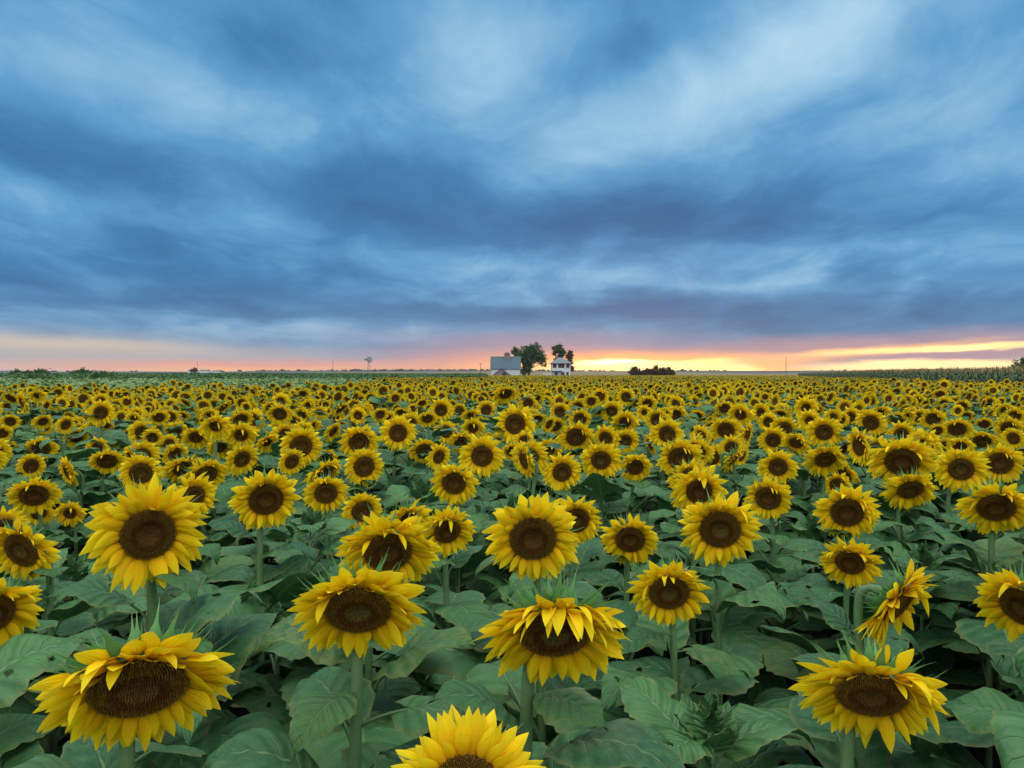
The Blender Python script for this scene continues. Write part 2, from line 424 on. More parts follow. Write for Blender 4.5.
HERO_SCREEN = []      # (x, y, radius, dist) of heads whose faces must not be covered by a nearer leaf
def blocked(c, r, d0):
    x, y, f = proj(c)
    if f < 0.2: return True
    for hx, hy, hr, hd in HERO_SCREEN:
        if hd > f - 0.03 and (x - hx) ** 2 + (y - hy) ** 2 < (hr * 0.62 + r * FPX / f) ** 2: return True
    return False
PLANTS = []
def sunflower(H, D, yaw, nod, seed, head, near, roll=0.0, leaves=15, skip_block=False):
    r = random.Random(seed); R = D / 2; m = head_mat(yaw, nod, roll); n = m[:, 2]
    pts = stem_curve(np.asarray(H, float), n, r, R); base = pts[0]
    root = empty('sunflower', base); inv = lambda p: np.asarray(p) - base
    g = Geo(); th = 0.0100 * (0.5 + 1.4 * R / 0.3) * r.uniform(.85, 1.1)
    g.tube([inv(p) for p in pts], [th * 1.25, th * 1.1] + [th] * (len(pts) - 4) + [th * .85, th * 1.3], 8 if near else 5)
    link('stem', g.mesh('stem', [M_STEM]), root)
    fh = link('flower_head', head.back, root, m44(m, R, inv(H)))
    link('petals', head.petals, fh); link('seed_disc', head.disc, fh); link('bracts', head.bracts, fh)
    if near:
        a = r.uniform(0, 6.28); z = H[2] - 0.10 - 0.35 * R
        for k in range(leaves):
            a += 2.4 + r.gauss(0, .3); L = 0.255 * min(1.35, 0.55 + k * 0.10) * r.uniform(.85, 1.14) * (0.8 + 1.6 * R)
            if z < 0.35: break
            c, s = math.cos(a), math.sin(a); q = LEAVES[r.randrange(len(LEAVES))]
            sc = L; org = np.array([0, 0, z])
            # the stem point at that height
            for p0, p1 in zip(pts, pts[1:]):
                if p0[2] <= z <= p1[2]: org = p0 + (p1 - p0) * (z - p0[2]) / (p1[2] - p0[2] + 1e-9); break
            else: org = np.array([base[0], base[1], z])
            ctr = org + np.array([-s, c, 0.1]) * L * 0.85
            if not (skip_block is False and blocked(ctr, L * 0.24, 0)):
                tilt = max(-.55, min(.38, r.gauss(-0.05, .30))); ct, st = math.cos(tilt), math.sin(tilt)
                rot = np.array([[c, -s, 0], [s, c, 0], [0, 0, 1]]) @ np.array([[1, 0, 0], [0, ct, -st], [0, st, ct]])
                link('leaf', q, root, m44(rot, sc, inv(org)))
            z -= r.uniform(.035, .07)
    else:
        a = r.uniform(0, 6.28); c, s = math.cos(a), math.sin(a)
        link('foliage', LEAFSETS[r.randrange(len(LEAFSETS))], root, m44(np.array([[c, -s, 0], [s, c, 0], [0, 0, 1]]), r.uniform(.9, 1.1), (0, 0, H[2] - .02)))
    return root

# hero list: pixel x, y of the head centre, petal span in pixels, yaw off the view line, nod, [label, short name, wild, raised]
HERO = [
 (555, 632, 160, 4, 33, 'large drooping sunflower at the front whose curled petals hang over its brown disc', 'curled-petal sunflower', 1.0),
 (139, 686, 188, 2, 33, 'largest sunflower, bowed and wide, with green bracts spiking above it near the lower left corner', 'big bowed sunflower', .35),
 (358, 609, 140, -3, 31, 'ragged sunflower with torn petals standing right above a broad heart-shaped leaf', 'ragged sunflower', .35),
 (466, 794, 166, 0, -8, 'sunflower cut off by the bottom edge, pointed petals standing straight up', 'cut-off bottom sunflower', 0),
 (871, 693, 148, 4, 35, 'low bowed sunflower with flat oval disc, lowest bloom near the right corner', 'low oval sunflower', .5),
 (898, 603, 106, 66, 26, 'sunflower seen side-on, turned away to the right with its green bracted back showing', 'side-on sunflower', .2),
 (1024, 606, 98, -22, 22, 'sunflower cut by the right edge, level with the side-on bloom', 'right-edge sunflower', .2),
 (-9, 614, 100, 22, 18, 'sunflower cut by the left edge with long petals reaching right', 'left-edge sunflower', .1),
 (669, 592, 82, 5, 20, 'round sunflower to the right of the curled-petal bloom, standing over one small heart-shaped leaf', 'heart-leaf sunflower', .4),
 (850, 562, 62, -10, 22, 'sunflower just above the side-on bloom, partly tucked among leaves', 'tucked-in sunflower', .3),
 (148, 534, 118, 10, 6, 'big sunflower facing straight out with petals raised in a crown on top, front left', 'crowned sunflower', .0),
 (388, 551, 106, 3, 26, 'broad nodding sunflower with a green cap of bracts, crowding two blooms behind', 'green-capped sunflower', .7),
 (533, 538, 100, 2, 14, 'full round sunflower with even petals and wide brown disc, middle of the front rows', 'full round sunflower', .1),
 (576, 520, 56, 8, 14, 'sunflower mostly hidden behind the full round one', 'hidden sunflower', .2),
 (630, 539, 61, 0, 20, 'small neat sunflower with oval disc between the full round bloom and its bigger neighbour', 'neat oval sunflower', .3),
 (720, 529, 84, 4, 14, 'bright sunflower with round dark-centred disc overlapping another bloom up and to its left', 'overlapping sunflower', .2),
 (847, 512, 65, 2, 16, 'even-petalled sunflower with round disc hanging over wide leaves on the right side', 'right-side round sunflower', .2),
 (902, 461, 66, 0, 26, 'wide flat sunflower on a tall bare stem, higher than its right-hand neighbours', 'tall-stemmed sunflower', .2),
 (996, 507, 72, 4, 30, 'broad nodding sunflower with flattened disc close to the right edge', 'flat-disc sunflower', .5),
 (447, 531, 62, 14, 20, 'sunflower squeezed behind the green-capped one, petals drooping across its face', 'squeezed sunflower', .7),
 (266, 499, 70, 10, 16, 'sunflower with broad dark disc standing apart over a heart-shaped leaf, left of middle', 'standing-apart sunflower', .1),
 (326, 493, 46, 4, 16, 'medium sunflower with dark disc just right of the standing-apart bloom', 'dark-disc sunflower', .4),
 (482, 456, 48, 0, 6, 'pale round sunflower facing out on a straight stem, left of centre', 'straight-stemmed sunflower', .0),
 (301, 446, 44, 8, 12, 'round sunflower with big brown disc, brightest of its row on the left side', 'big-disc sunflower', .1),
 (398, 433, 38, 0, 2, 'sunflower facing straight out on a thin stem with lighter brown disc', 'light-disc sunflower', .0),
 (515, 424, 43, 2, 4, 'pale sunflower with one petal stuck on its disc, below the white farmhouse', 'pale petal-marked sunflower', .0),
 (34, 495, 50, 0, 34, 'bowed sunflower with dark oval disc near the left edge', 'left bowed sunflower', .3),
 (22, 550, 74, -38, 16, 'sunflower turned left, dark disc in profile, close to the left edge', 'left-turned sunflower', .2),
 (562, 472, 43, 12, 10, 'sunflower tilted right with a small round disc, left of a touching neighbour', 'tilted sunflower', .5),
 (601, 460, 44, -2, 14, 'sunflower between two touching neighbours, upper one of the three in the middle', 'middle trio sunflower', .1),
 (635, 467, 35, 6, 20, 'dark-faced sunflower with short petals at the right end of the touching trio', 'dark-faced sunflower', .1),
 (699, 491, 60, 12, 14, 'shaggy sunflower leaning right behind the bright overlapping bloom', 'shaggy sunflower', .3),
 (768, 498, 50, -4, 16, 'sunflower with round disc standing clear of others, right of the shaggy bloom', 'clear-standing sunflower', .2),
 (961, 469, 52, 2, 10, 'full sunflower facing out with reddish brown disc on the right side', 'reddish-disc sunflower', .4),
 (806, 408, 27, 0, 4, 'small upright sunflower rising clear of the far rows, right of middle', 'clear-rising sunflower', .0),
 (944, 385, 12, 0, 4, 'tiny sunflower poking up above the far rows in front of the corn', 'corn-side poking sunflower', .0),
 (1000, 463, 46, 3, 16, 'round dark sunflower touching the right edge rows, above the flat-disc bloom', 'edge-row sunflower', .2),
 (824, 432, 38, 3, 14, 'sunflower with squarish petals ring on the right, above a leaning neighbour', 'square-ring sunflower', .2),
 (778, 467, 41, 2, 12, 'round sunflower with wide brown disc between two green gaps', 'green-gap sunflower', .1),
 (141, 473, 43, -6, 10, 'sunflower directly above the crowned one, disc turned a little left', 'crown-top sunflower', .2),
 (68, 472, 34, -68, 12, 'sunflower turned hard left with green back of its head showing', 'turned-away sunflower', .1),
 (837, 485, 29, 0, 2, 'young small-disc sunflower just above the right-side round bloom', 'young small-disc sunflower', .0),
 (454, 483, 50, -8, 16, 'sunflower half covered by the straight-stemmed bloom, greenish disc', 'half-covered sunflower', .2),
 (362, 511, 44, 18, 14, 'sunflower with broad petals facing right, just above the green-capped bloom', 'broad-petalled sunflower', .2),
 (441, 410, 27, 0, 10, 'round sunflower standing higher than the far rows, left of the barn', 'barn-left sunflower', .1),
]
MINOR = [  # the smaller heads one can still place: x, y, span
 (196,437,28,4),(107,461,32,8),(241,435,32,6),(76,437,23,8),(142,432,26,4),(175,454,25,35),(205,475,44,30),(193,497,48,28),(242,459,34,28),(174,432,26,30),(96,426,20,4),
 (22,421,21,6),(220,447,26,10),(52,416,15,0),(31,466,26,24),(34,436,16,6),(51,437,18,4),(98,447,21,8),(112,441,19,4),(128,434,18,2),(9,447,17,4),(39,513,28,10),(70,513,28,-20),
 (4,529,44,10),(8,406,15,0),(359,442,38,-2),(424,450,30,6),(409,518,46,8),(334,419,22,20),(446,432,24,0),(473,428,25,4),(267,442,28,30),(326,457,23,8),(365,425,17,0),(486,410,20,0),
 (471,415,20,0),(420,429,18,4),(461,442,25,6),(560,412,20,0),(576,437,36,0),(625,441,28,4),(667,434,33,2),(625,422,28,4),(658,420,26,0),(726,430,31,6),(675,415,23,10),(549,450,27,-6),
 (690,478,42,10),(712,458,31,4),(528,403,20,4),(545,402,15,0),(580,419,23,0),(612,411,23,0),(647,404,20,2),(626,397,18,0),(705,406,14,0),(666,399,13,0),(578,407,20,0),(697,416,17,0),
 (692,429,16,0),(825,459,41,12),(957,429,28,4),(982,441,29,2),(1009,428,26,-6),(910,489,50,8),(850,417,21,4),(784,429,27,2),(773,440,29,4),(944,403,14,0),(940,394,14,0),(955,402,13,0),
 (970,403,10,0),(972,393,12,0),(988,393,13,0),(942,447,27,20),(901,434,27,0),(883,437,24,4),(897,419,20,0),(838,404,15,0),(933,419,24,10),(966,416,16,0),(984,424,17,0),(1005,410,18,0),
 (1018,450,26,0),(990,402,15,0),(934,457,24,-8),(918,400,15,0),(881,412,21,4)]
heads = []
r0 = random.Random(5)
for h in HERO:
    x, y, w, yw, nd = h[:5]; heads.append(dict(x=x, y=y, w=w, yaw=yw, nod=nd, label=h[5], short=h[6], wild=h[7]))
for x, y, w, yw in MINOR:
    heads.append(dict(x=x, y=y, w=w * 1.10, yaw=yw + r0.gauss(0, 6), nod=r0.choice((8, 14, 18, 24, 30, 38)), label=None, short=None, wild=.2))
for h in heads:
    dy = 0.46 * FPX / (h['y'] - 373.0); dw = FPX * 0.27 / h['w']
    k = 0.5 if h['y'] > 440 else 0.35
    d = math.exp(k * math.log(dy) + (1 - k) * math.log(dw)); h['d'] = d
    h['H'] = at(h['x'], h['y'], d); h['D'] = h['w'] * d / FPX * 1.04
    az = math.atan2(h['H'][0], h['H'][1]); h['wyaw'] = R_(h['yaw']) - az * 0.9; h['nod'] += 4 if 0 <= h['nod'] < 34 else 0
    HERO_SCREEN.append((h['x'], h['y'], h['w'] / 2, d))

# field plan: where a plant may stand
def in_field(x, y):
    if y < 0.3: return False
    if y > 270: return False
    if x > 23.0 + (y - 35.6) * 0.326 - 0.6 and y > 10: return False
    if x > 0.72 * y + 14.6: return False
    if y > 22.5 + .4 * math.sin(x * .7) and x < -4.7 - 0.14 * (y - 20.5) + 0.3 * math.sin(y): return False
    if y > 88 and x < -.032 * y: return False
    return True
cands = []
step = 0.37
y = 0.6
while y < 13.5:
    x = -10.5
    while x < 10.5:
        px, py = x + U(-.17, .17), y + U(-.17, .17); x += step
        cands.append((px, py))
    y += step
fill = []
near_out = []
leafy = []       # young plants without a flower, below the others
for px, py in cands:
    d = math.hypot(px, py)
    if d < 0.85: continue
    z = CAMZ - 0.47 + r0.gauss(0, .085); D = r0.uniform(.16, .28)
    H = np.array([px, py, z]); sx, sy, f = proj(H)
    w = D * FPX / max(f, .1)
    inframe = -w * .4 < sx < 1024 + w * .4 and sy < 768 + w * .4
    if f < 0.2: continue
    if not inframe:
        if -w * .85 < sx < 1024 + w * .85 and sy < 768 + w * .7:
            if all((px - q['H'][0]) ** 2 + (py - q['H'][1]) ** 2 > .28 ** 2 for q in heads): leafy.append((px, py, z - .17))
            continue
        if abs(px) < 0.78 * py + 1.7 and py < 10 and all((px - q['H'][0]) ** 2 + (py - q['H'][1]) ** 2 > .3 ** 2 for q in heads): near_out.append((H, D))
        continue
    if py < 4.1:
        if r0.random() < .75 and all((px - q['H'][0]) ** 2 + (py - q['H'][1]) ** 2 > .30 ** 2 for q in heads): leafy.append((px, py, z - .21))
        continue
    ok = True
    for h in heads:
        if (sx - h['x']) ** 2 + ((sy - h['y']) * 1.15) ** 2 < (0.23 * (w + h['w'])) ** 2: ok = False; break
        if (px - h['H'][0]) ** 2 + (py - h['H'][1]) ** 2 < 0.17 ** 2: ok = False; break
    if ok: fill.append((f, H, D, w, sx, sy))
fill.sort(key=lambda t: -t[3] / 1.0)
fill.sort(key=lambda t: t[0])
N_IND = 300
fill_far = fill[N_IND - len(heads):]
R_IND = fill_far[0][0] if fill_far else 13.0
for f, H, D, w, sx, sy in fill[:N_IND - len(heads)]:
    yaw = r0.gauss(4, 20) if r0.random() < .85 else r0.choice((-1, 1)) * r0.uniform(45, 75)
    heads.append(dict(x=sx, y=sy, w=w, yaw=yaw, nod=r0.choice((6, 12, 18, 24, 30, 36, 44)), label=None, short=None, wild=.2, d=f, H=H, D=D, wyaw=R_(yaw) - math.atan2(H[0], H[1]) * .9))
    HERO_SCREEN.append((sx, sy, w / 2 * .6, f))

# ---- labels for the rest: look, then a neighbour one can find
anchors = [(h['x'], h['y'], h['short'], h['w']) for h in heads if h['short']]
anchors += [(505, 372, 'white barn', 24), (561, 372, 'white farmhouse', 20), (652, 374, 'dark copse on the horizon', 40), (368, 374, 'distant windmill', 8)]
ORD = ['nearest', 'second', 'third', 'fourth', 'fifth', 'sixth', 'seventh', 'eighth', 'ninth', 'tenth', 'eleventh', 'twelfth', 'thirteenth', 'fourteenth']
SECT = ['right of', 'up and right of', 'straight above', 'up and left of', 'left of', 'down and left of', 'straight below', 'down and right of']
def sector(dx, dy): return int(((math.degrees(math.atan2(-dy, dx)) + 22.5) % 360) // 45)
def rank(h, a):
    s = sector(h['x'] - a[0], h['y'] - a[1]); d = math.hypot(h['x'] - a[0], h['y'] - a[1])
    return s, sum(1 for q in heads if q is not h and 1 < math.hypot(q['x'] - a[0], q['y'] - a[1]) < d and sector(q['x'] - a[0], q['y'] - a[1]) == s)
used = set()
for h in heads:
    if h['label']: continue
    best = None
    for a in sorted(anchors, key=lambda a: math.hypot(h['x'] - a[0], h['y'] - a[1]))[:24]:
        s, k = rank(h, a)
        c = k * 10 + math.hypot(h['x'] - a[0], h['y'] - a[1]) * .1
        if k < 14 and (s, k, a[2]) not in used and (best is None or c < best[0]): best = (c, s, k, a[2])
    if best is None: continue
    used.add(best[1:])
    yaw = h['yaw']; look = 'turned right' if yaw > 22 else 'turned left' if yaw < -22 else 'nodding' if h['nod'] > 22 else 'facing out' if h['nod'] < 12 else 'slightly nodding'
    size = 'medium' if h['w'] > 40 else 'small' if h['w'] > 22 else 'tiny'
    h['label'] = f"{size} {look} sunflower, {ORD[best[2]]} one {SECT[best[1]]} the {best[3]}"
GROUP = 'sunflowers in bloom across the field'
for i, h in enumerate(heads):
    near = h['d'] < 5.2
    nod = R_(h['nod'])
    if h['w'] >= 56:
        head = make_head(1000 + i, U(.43, .49), nod, 1100, h['wild'], 1.0 if h['nod'] < 0 else 0.0, True)
    else:
        c = sorted(HEADS, key=lambda q: abs(q.nod - nod))[:4]; head = c[i % 4]
    o = sunflower(h['H'], h['D'], h['wyaw'], nod, 2000 + i, head, near, U(-.15, .15))
    tag(o, h['label'] or 'small half-hidden sunflower among the crowded blooms of the middle rows', 'sunflower', GROUP)

# ------------------------------------------------------------------ the rest of the field, one mass
MATS_F = [M_PETAL, M_DISC, M_LEAF, M_STEM, M_BRACT]
def plant_geo(seed, lod, bloom=True):
    "whole plant, origin under the head at the ground, head at z = 1"
    r = random.Random(seed); g = Geo(); D = r.uniform(.18, .26); R = D / 2; nod = R_(r.choice((8, 16, 24, 32, 44))); yaw = R_(r.gauss(0, 24))
    m = head_mat(yaw, nod, 0); H = np.array([0, 0, 1.0]); n = m[:, 2]
    if not bloom and lod == 0:          # young plant: straight stem, a tuft of small leaves closing over the bud
        g.tube([(r.gauss(0, .03), r.gauss(0, .03), 0), (0, 0, .5), (0, 0, .93)], [.011, .010, .006], 6, 3, cap=True)
        for k in range(9):
            a = k * 2.4; c, sn = math.cos(a), math.sin(a); e = .35 + .75 * (1 - k / 9); ce, se = math.cos(e), math.sin(e)
            leaf(g, r, 9, 3, 2, 3, True, droop=.3, L=.06 + .007 * k, org=(0, 0, .93 - .012 * k), rot=np.array([[c, -sn, 0], [sn, c, 0], [0, 0, 1]]) @ np.array([[1, 0, 0], [0, ce, -se], [0, se, ce]]))
    elif lod == 0 or lod == 1:
        pts = stem_curve(H, n, r, R); g.tube(pts[1:] if lod else pts, [.010] * (len(pts) - (1 if lod else 0)), 6 if lod == 0 else 3, 3)
    if bloom:
        q = Geo(); rd = r.uniform(.44, .53)
        if lod == 0: petals(q, rd, nod, r, 0, 0); disc(q, rd, r, 300, 1); receptacle(q, rd, 4); bracts(q, rd, r, 4)
        elif lod == 1: petals(q, rd, nod, r, 1, 0); disc(q, rd, r, 60, 1); receptacle(q, rd, 4, 8); bracts(q, rd, r, 4, 1)
        else:
            petals(q, rd, nod, r, 2, 0); k = 6
            q.add([(rd * 1.1 * math.cos(6.283 * i / k), rd * 1.1 * math.sin(6.283 * i / k), .03) for i in range(k)] + [(0, 0, .12)], [(i, (i + 1) % k, k) for i in range(k)], 1, None, (.15, .07, .013))
        V = (np.array(q.v) * R) @ m.T + H; o = len(g.v)
        g.v += [tuple(p) for p in V]; g.uv += q.uv; g.c += q.c; g.f += [tuple(i + o for i in f) for f in q.f]; g.mi += q.mi
    a = r.uniform(0, 6)
    for k in range((14, 10, 4)[lod]):
        a += 2.4 + r.gauss(0, .25); L = .28 * min(1, .5 + k * .14) * r.uniform(.85, 1.15) * (1, 1, 1.35)[lod]
        c, s = math.cos(a), math.sin(a); rot = np.array([[c, -s, 0], [s, c, 0], [0, 0, 1]])
        z = 1 - .10 - .055 * k if bloom else 1 - .05 * k - (.10 if lod == 0 else 0)
        leaf(g, r, (17, 7, 3)[lod], (5, 2, 1)[lod], 2, 3, lod < 2, L=L, org=(0, 0, z), rot=rot)
    return g
def scatter(pts, zs, geos, yaw=0.45, smin=.8, smax=1.15):
    K = len(pts); which = rng.integers(0, len(geos), K); a = rng.normal(0, yaw, K); s = rng.uniform(smin, smax, K)
    c, sn = np.cos(a) * s, np.sin(a) * s; M = np.zeros((K, 3, 3)); M[:, 0, 0] = c; M[:, 0, 1] = -sn; M[:, 1, 0] = sn; M[:, 1, 1] = c; M[:, 2, 2] = s
    L = np.column_stack([pts[:, 0], pts[:, 1], zs - s]); return replicate(geos, which, M, L)
def jitter_grid(x0, x1, y0, y1, st, test):
    xs, ys = np.meshgrid(np.arange(x0, x1, st), np.arange(y0, y1, st)); p = np.column_stack([xs.ravel(), ys.ravel()])
    p += rng.uniform(-.4, .4, p.shape) * st
    return p[np.array([test(a, b) for a, b in p], dtype=bool)] if len(p) else p
G0 = [plant_geo(500 + i, 0) for i in range(4)]; G1 = [plant_geo(520 + i, 1) for i in range(14)]; G2 = [plant_geo(560 + i, 2) for i in range(12)]
P0 = np.array([h[0][:2] for h in near_out]); Z0 = np.array([h[0][2] for h in near_out])
arr = scatter(P0, Z0, G0)
GL0 = [plant_geo(540 + i, 0, False) for i in range(4)]
PL = np.array(leafy); arr = join(arr, scatter(PL[:, :2], PL[:, 2], GL0, 3.0))
Pf = np.array([t[1][:2] for t in fill_far]).reshape(-1, 2); Zf = np.array([t[1][2] for t in fill_far])
wide = lambda x, y: abs(x) < 0.72 * y + 4 and in_field(x, y)
P1 = jitter_grid(-32, 32, 2.0, 30, .355, lambda x, y: wide(x, y) and (y >= 13.4 or (abs(x) > 10.4 and y > 10)))
P1 = np.concatenate([Pf, P1]); Z1 = np.concatenate([Zf, CAMZ - .50 + rng.normal(0, .085, len(P1) - len(Zf))])
arr = join(arr, scatter(P1, Z1, G1))
P2 = jitter_grid(-30, 75, 30, 80, .45, wide); Z2 = CAMZ - .54 + rng.normal(0, .07, len(P2)); arr = join(arr, scatter(P2, Z2, G2))
P3 = jitter_grid(-60, 110, 80, 270, .95, wide); Z3 = CAMZ - .80 + rng.normal(0, .07, len(P3)); arr = join(arr, scatter(P3, Z3, G2, smin=1.5, smax=1.9))
o = link('sunflower_field', np_mesh('sunflower_field', *arr, MATS_F)); tag(o, 'mass of yellow sunflowers filling the field back to the farm', 'sunflower field', kind='stuff')

# pale green field on the left: sunflowers not yet open
M_PALE = simple('pale_leaf', (0.115, 0.19, 0.055), (0.19, 0.27, 0.085), 3, .6, .3, trans=.15)
def bud_geo(seed):
    r = random.Random(seed); g = Geo(); a = 0
    for k in range(6):
        a += 2.4; L = r.uniform(.16, .26); c, s = math.cos(a), math.sin(a)
        leaf(g, r, 3, 1, 0, 0, False, L=L, org=(0, 0, 1 - .05 * k), rot=np.array([[c, -s, 0], [s, c, 0], [0, 0, 1]]))
    g.add([(.05, 0, 1.0), (0, .05, 1.0), (-.05, 0, 1.0), (0, -.05, 1.0), (0, 0, 1.08)], [(0, 1, 4), (1, 2, 4), (2, 3, 4), (3, 0, 4)], 0)
    return g
GB = [bud_geo(600 + i) for i in range(8)]
def in_green(x, y): return 22.8 < y and x < -4.9 - .14 * (y - 20.5) and x > -.75 * y - 8 and y < 57 + 0.10 * (x + 30) and not in_field(x, y)
PG = jitter_grid(-70, -4, 20, 82, .42, in_green); ZG = 1.36 + .0008 * (PG[:, 1] - 26) + rng.normal(0, .06, len(PG))
o = link('green_field', np_mesh('green_field', *scatter(PG, ZG, GB, 3.0), [M_PALE])); tag(o, 'pale green crop of unopened sunflowers beyond the yellow rows', 'crop field', kind='stuff')

# ------------------------------------------------------------------ corn
M_CORN = simple('corn_leaf', (0.045, 0.085, 0.03), (0.10, 0.13, 0.05), 2.0, .6, .3, trans=.12)
M_TASSEL = simple('corn_tassel', (0.19, 0.145, 0.065), (0.27, 0.21, 0.11), 3, .8, .1)
def corn_geo(seed):
    r = random.Random(seed); g = Geo(); h = 2.0
    g.tube([(0, 0, 0), (0, 0, 1), (0, 0, h)], [.014, .012, .008], 3, 0)
    a = r.uniform(0, 3)
    for k in range(9):
        a += math.pi + r.gauss(0, .3); z = .45 + k * .17; d = np.array([math.cos(a) * .6, math.sin(a) * .6, .8]); p = np.array([0, 0, z]); et = np.array([-math.sin(a), math.cos(a), 0]); rows = []
        L = r.uniform(.5, .75)
        for i, w in enumerate((.03, .045, .035, .004)):
            rows.append([p - et * w, p + et * w]); p = p + d * L / 3; d = d + np.array([0, 0, -.75]); d /= np.linalg.norm(d)
        g.grid(rows, 0)
    for k in range(9):
        a = r.uniform(0, 6.28); e = np.array([math.cos(a), math.sin(a), 0]); t = np.array([-e[1], e[0], 0]); p = np.array([0, 0, h - .02]); L = r.uniform(.18, .32); q = p + e * L * .55 + np.array([0, 0, L])
        g.add([p - t * .012, p + t * .012, q + t * .008, q - t * .008], [(0, 1, 2, 3)], 1)
    return g
GC = [corn_geo(700 + i) for i in range(7)]
def in_corn(x, y):
    e = 23.0 + (y - 35.6) * .326
    return y > 12 and e < x < e + (5 if y < 110 else 7) and x < .95 * y + 12
PC = jitter_grid(12, 120, 20, 260, .5, in_corn)
hc = np.interp(PC[:, 1], [20, 36, 60, 89, 150, 260], [2.13, 2.13, 2.18, 2.20, 2.08, 1.95]) + rng.normal(0, .06, len(PC))
K = len(PC); a = rng.uniform(0, 6.28, K); Mc = np.zeros((K, 3, 3)); Mc[:, 0, 0] = np.cos(a); Mc[:, 0, 1] = -np.sin(a); Mc[:, 1, 0] = np.sin(a); Mc[:, 1, 1] = np.cos(a); Mc[:, 2, 2] = hc / 2.2
o = link('corn_field', np_mesh('corn_field', *replicate(GC, rng.integers(0, 7, K), Mc, np.column_stack([PC, np.zeros(K)])), [M_CORN, M_TASSEL]))
tag(o, 'block of tasselled corn along the right side of the sunflowers', 'corn field', kind='stuff')

# darker green crop beyond the pale one
M_DARKCROP = simple('dark_crop', (0.035, 0.095, 0.022), (0.065, 0.135, 0.035), .12, .7, .2, trans=.1)
def tuft_geo(seed):
    r = random.Random(seed); g = Geo()
    for k in range(6):
        a = r.uniform(0, 6.28); L = r.uniform(.2, .42); c, s = math.cos(a), math.sin(a)
        leaf(g, r, 3, 1, 0, 0, False, L=L, org=(r.uniform(-.3, .3), r.uniform(-.3, .3), 1 - r.uniform(0, .5)), rot=np.array([[c, -s, 0], [s, c, 0], [0, 0, 1]]))
    return g
GT = [tuft_geo(740 + i) for i in range(6)]
PD = jitter_grid(-230, -3, 50, 230, .72, lambda x, y: x > -.78 * y - 10 and (x < -4.9 - .14 * (y - 20.5) or (y > 91 and x < -.034 * y)) and not in_field(x, y) and y > 59 + .10 * (x + 30) + 1.0 * math.sin(x * .15))
ZD = np.interp(PD[:, 1], [55, 80, 140, 230], [1.20, 1.40, 1.60, 1.72]) + .08 * np.sin(PD[:, 0] * .07) + rng.normal(0, .1, len(PD))
o = link('bean_field', np_mesh('bean_field', *scatter(PD, ZD, GT, 3.0), [M_DARKCROP])); tag(o, 'dark green crop stretching towards the horizon behind the pale field', 'crop field', kind='stuff')

# ------------------------------------------------------------------ ground, far land
def sheet(name, pts_rows, m):
    g = Geo(); g.grid(pts_rows); o = link(name, g.mesh(name, [m])); o['kind'] = 'structure'; return o
def b_ground(t, b):
    co = objco(t); n, _ = t.noise(co, .9, 6); n2, _ = t.noise(co, .004, 3)
    soil = t.mix(n, (.006, .006, .004), (.015, .012, .008)); far = t.mix(n2, (.05, .09, .03), (.16, .13, .06))
    sx = t.n.new('ShaderNodeSeparateXYZ'); t.l.new(co, sx.inputs[0])
    return t.mix(t.smooth(t.v('LENGTH', co), 280, 340), soil, far)
M_GROUND = mat('ground', None, .95, .1, b_ground)
xs = [-3000, -1200, -400, -100, 0, 100, 400, 1200, 3000]
sheet('ground', [[(x, y, 0) for x in xs] for y in (-3000, -800, -100, 0, 60, 300, 1000, 3000)], M_GROUND)
M_FARFIELD = simple('far_field', (.20, .14, .075), (.14, .12, .06), .01, .9, .1, stretch=(1, 4, 1))
rows = []
for i, y in enumerate((320, 380, 480, 620, 800, 900)):
    rows.append([(x, y, (-.3, 1.2, 2.4, 3.4, 4.2, 2.0)[i] * (0.75 + .25 * math.sin(x * .006 + 1)) * (1 if x < 160 else .55)) for x in np.linspace(-900, 900, 40)])
sheet('far_field', rows, M_FARFIELD)
M_HILL = simple('far_hills', (.055, .065, .06), (.08, .085, .075), .006, .95, .05)
rows = []
rr = random.Random(3); ph = [rr.uniform(0, 6) for _ in range(6)]
def ridge(x): return 8.6 + 1.6 * math.sin(x * .0021 + ph[0]) + 1.1 * math.sin(x * .0057 + ph[1]) + .6 * math.sin(x * .013 + ph[2])
for y, k in ((1500, -.05), (1700, .55), (1900, .9), (2100, 1.0), (2500, .6)):
    rows.append([(x, y, ridge(x) * k) for x in np.linspace(-2900, 2900, 160)])
sheet('hills', rows, M_HILL)
M_FARTREE = simple('far_trees', (.02, .04, .02), (.045, .07, .03), .05, .9, .05)
g = Geo()
for i in range(1500):
    x = rr.uniform(-2000, 2000)
    if math.sin(x * .004 + 2) + .5 * math.sin(x * .017) < rr.uniform(-.9, 1.2): continue
    y = rr.uniform(1750, 2150); z = ridge(x) * .85; w = rr.uniform(5, 14); h = rr.uniform(2.0, 4.2)
    for k in range(5):
        cx, cz, s = x + rr.uniform(-w, w) * .5, z + rr.uniform(0, h * .6), rr.uniform(.35, .7) * h
        vs = []; fs = []
        for a in range(6): vs.append((cx + s * 1.3 * math.cos(a * 1.047) * rr.uniform(.8, 1.2), y + s * math.sin(a * 1.047), cz))
        vs += [(cx, y, cz + s * rr.uniform(.8, 1.2)), (cx, y, cz - s)]
        for a in range(6): fs += [(a, (a + 1) % 6, 6), ((a + 1) % 6, a, 7)]
        g.add(vs, fs)
o = link('treeline', g.mesh('treeline', [M_FARTREE], False)); tag(o, 'thin wooded line along the far horizon', 'treeline', kind='stuff')

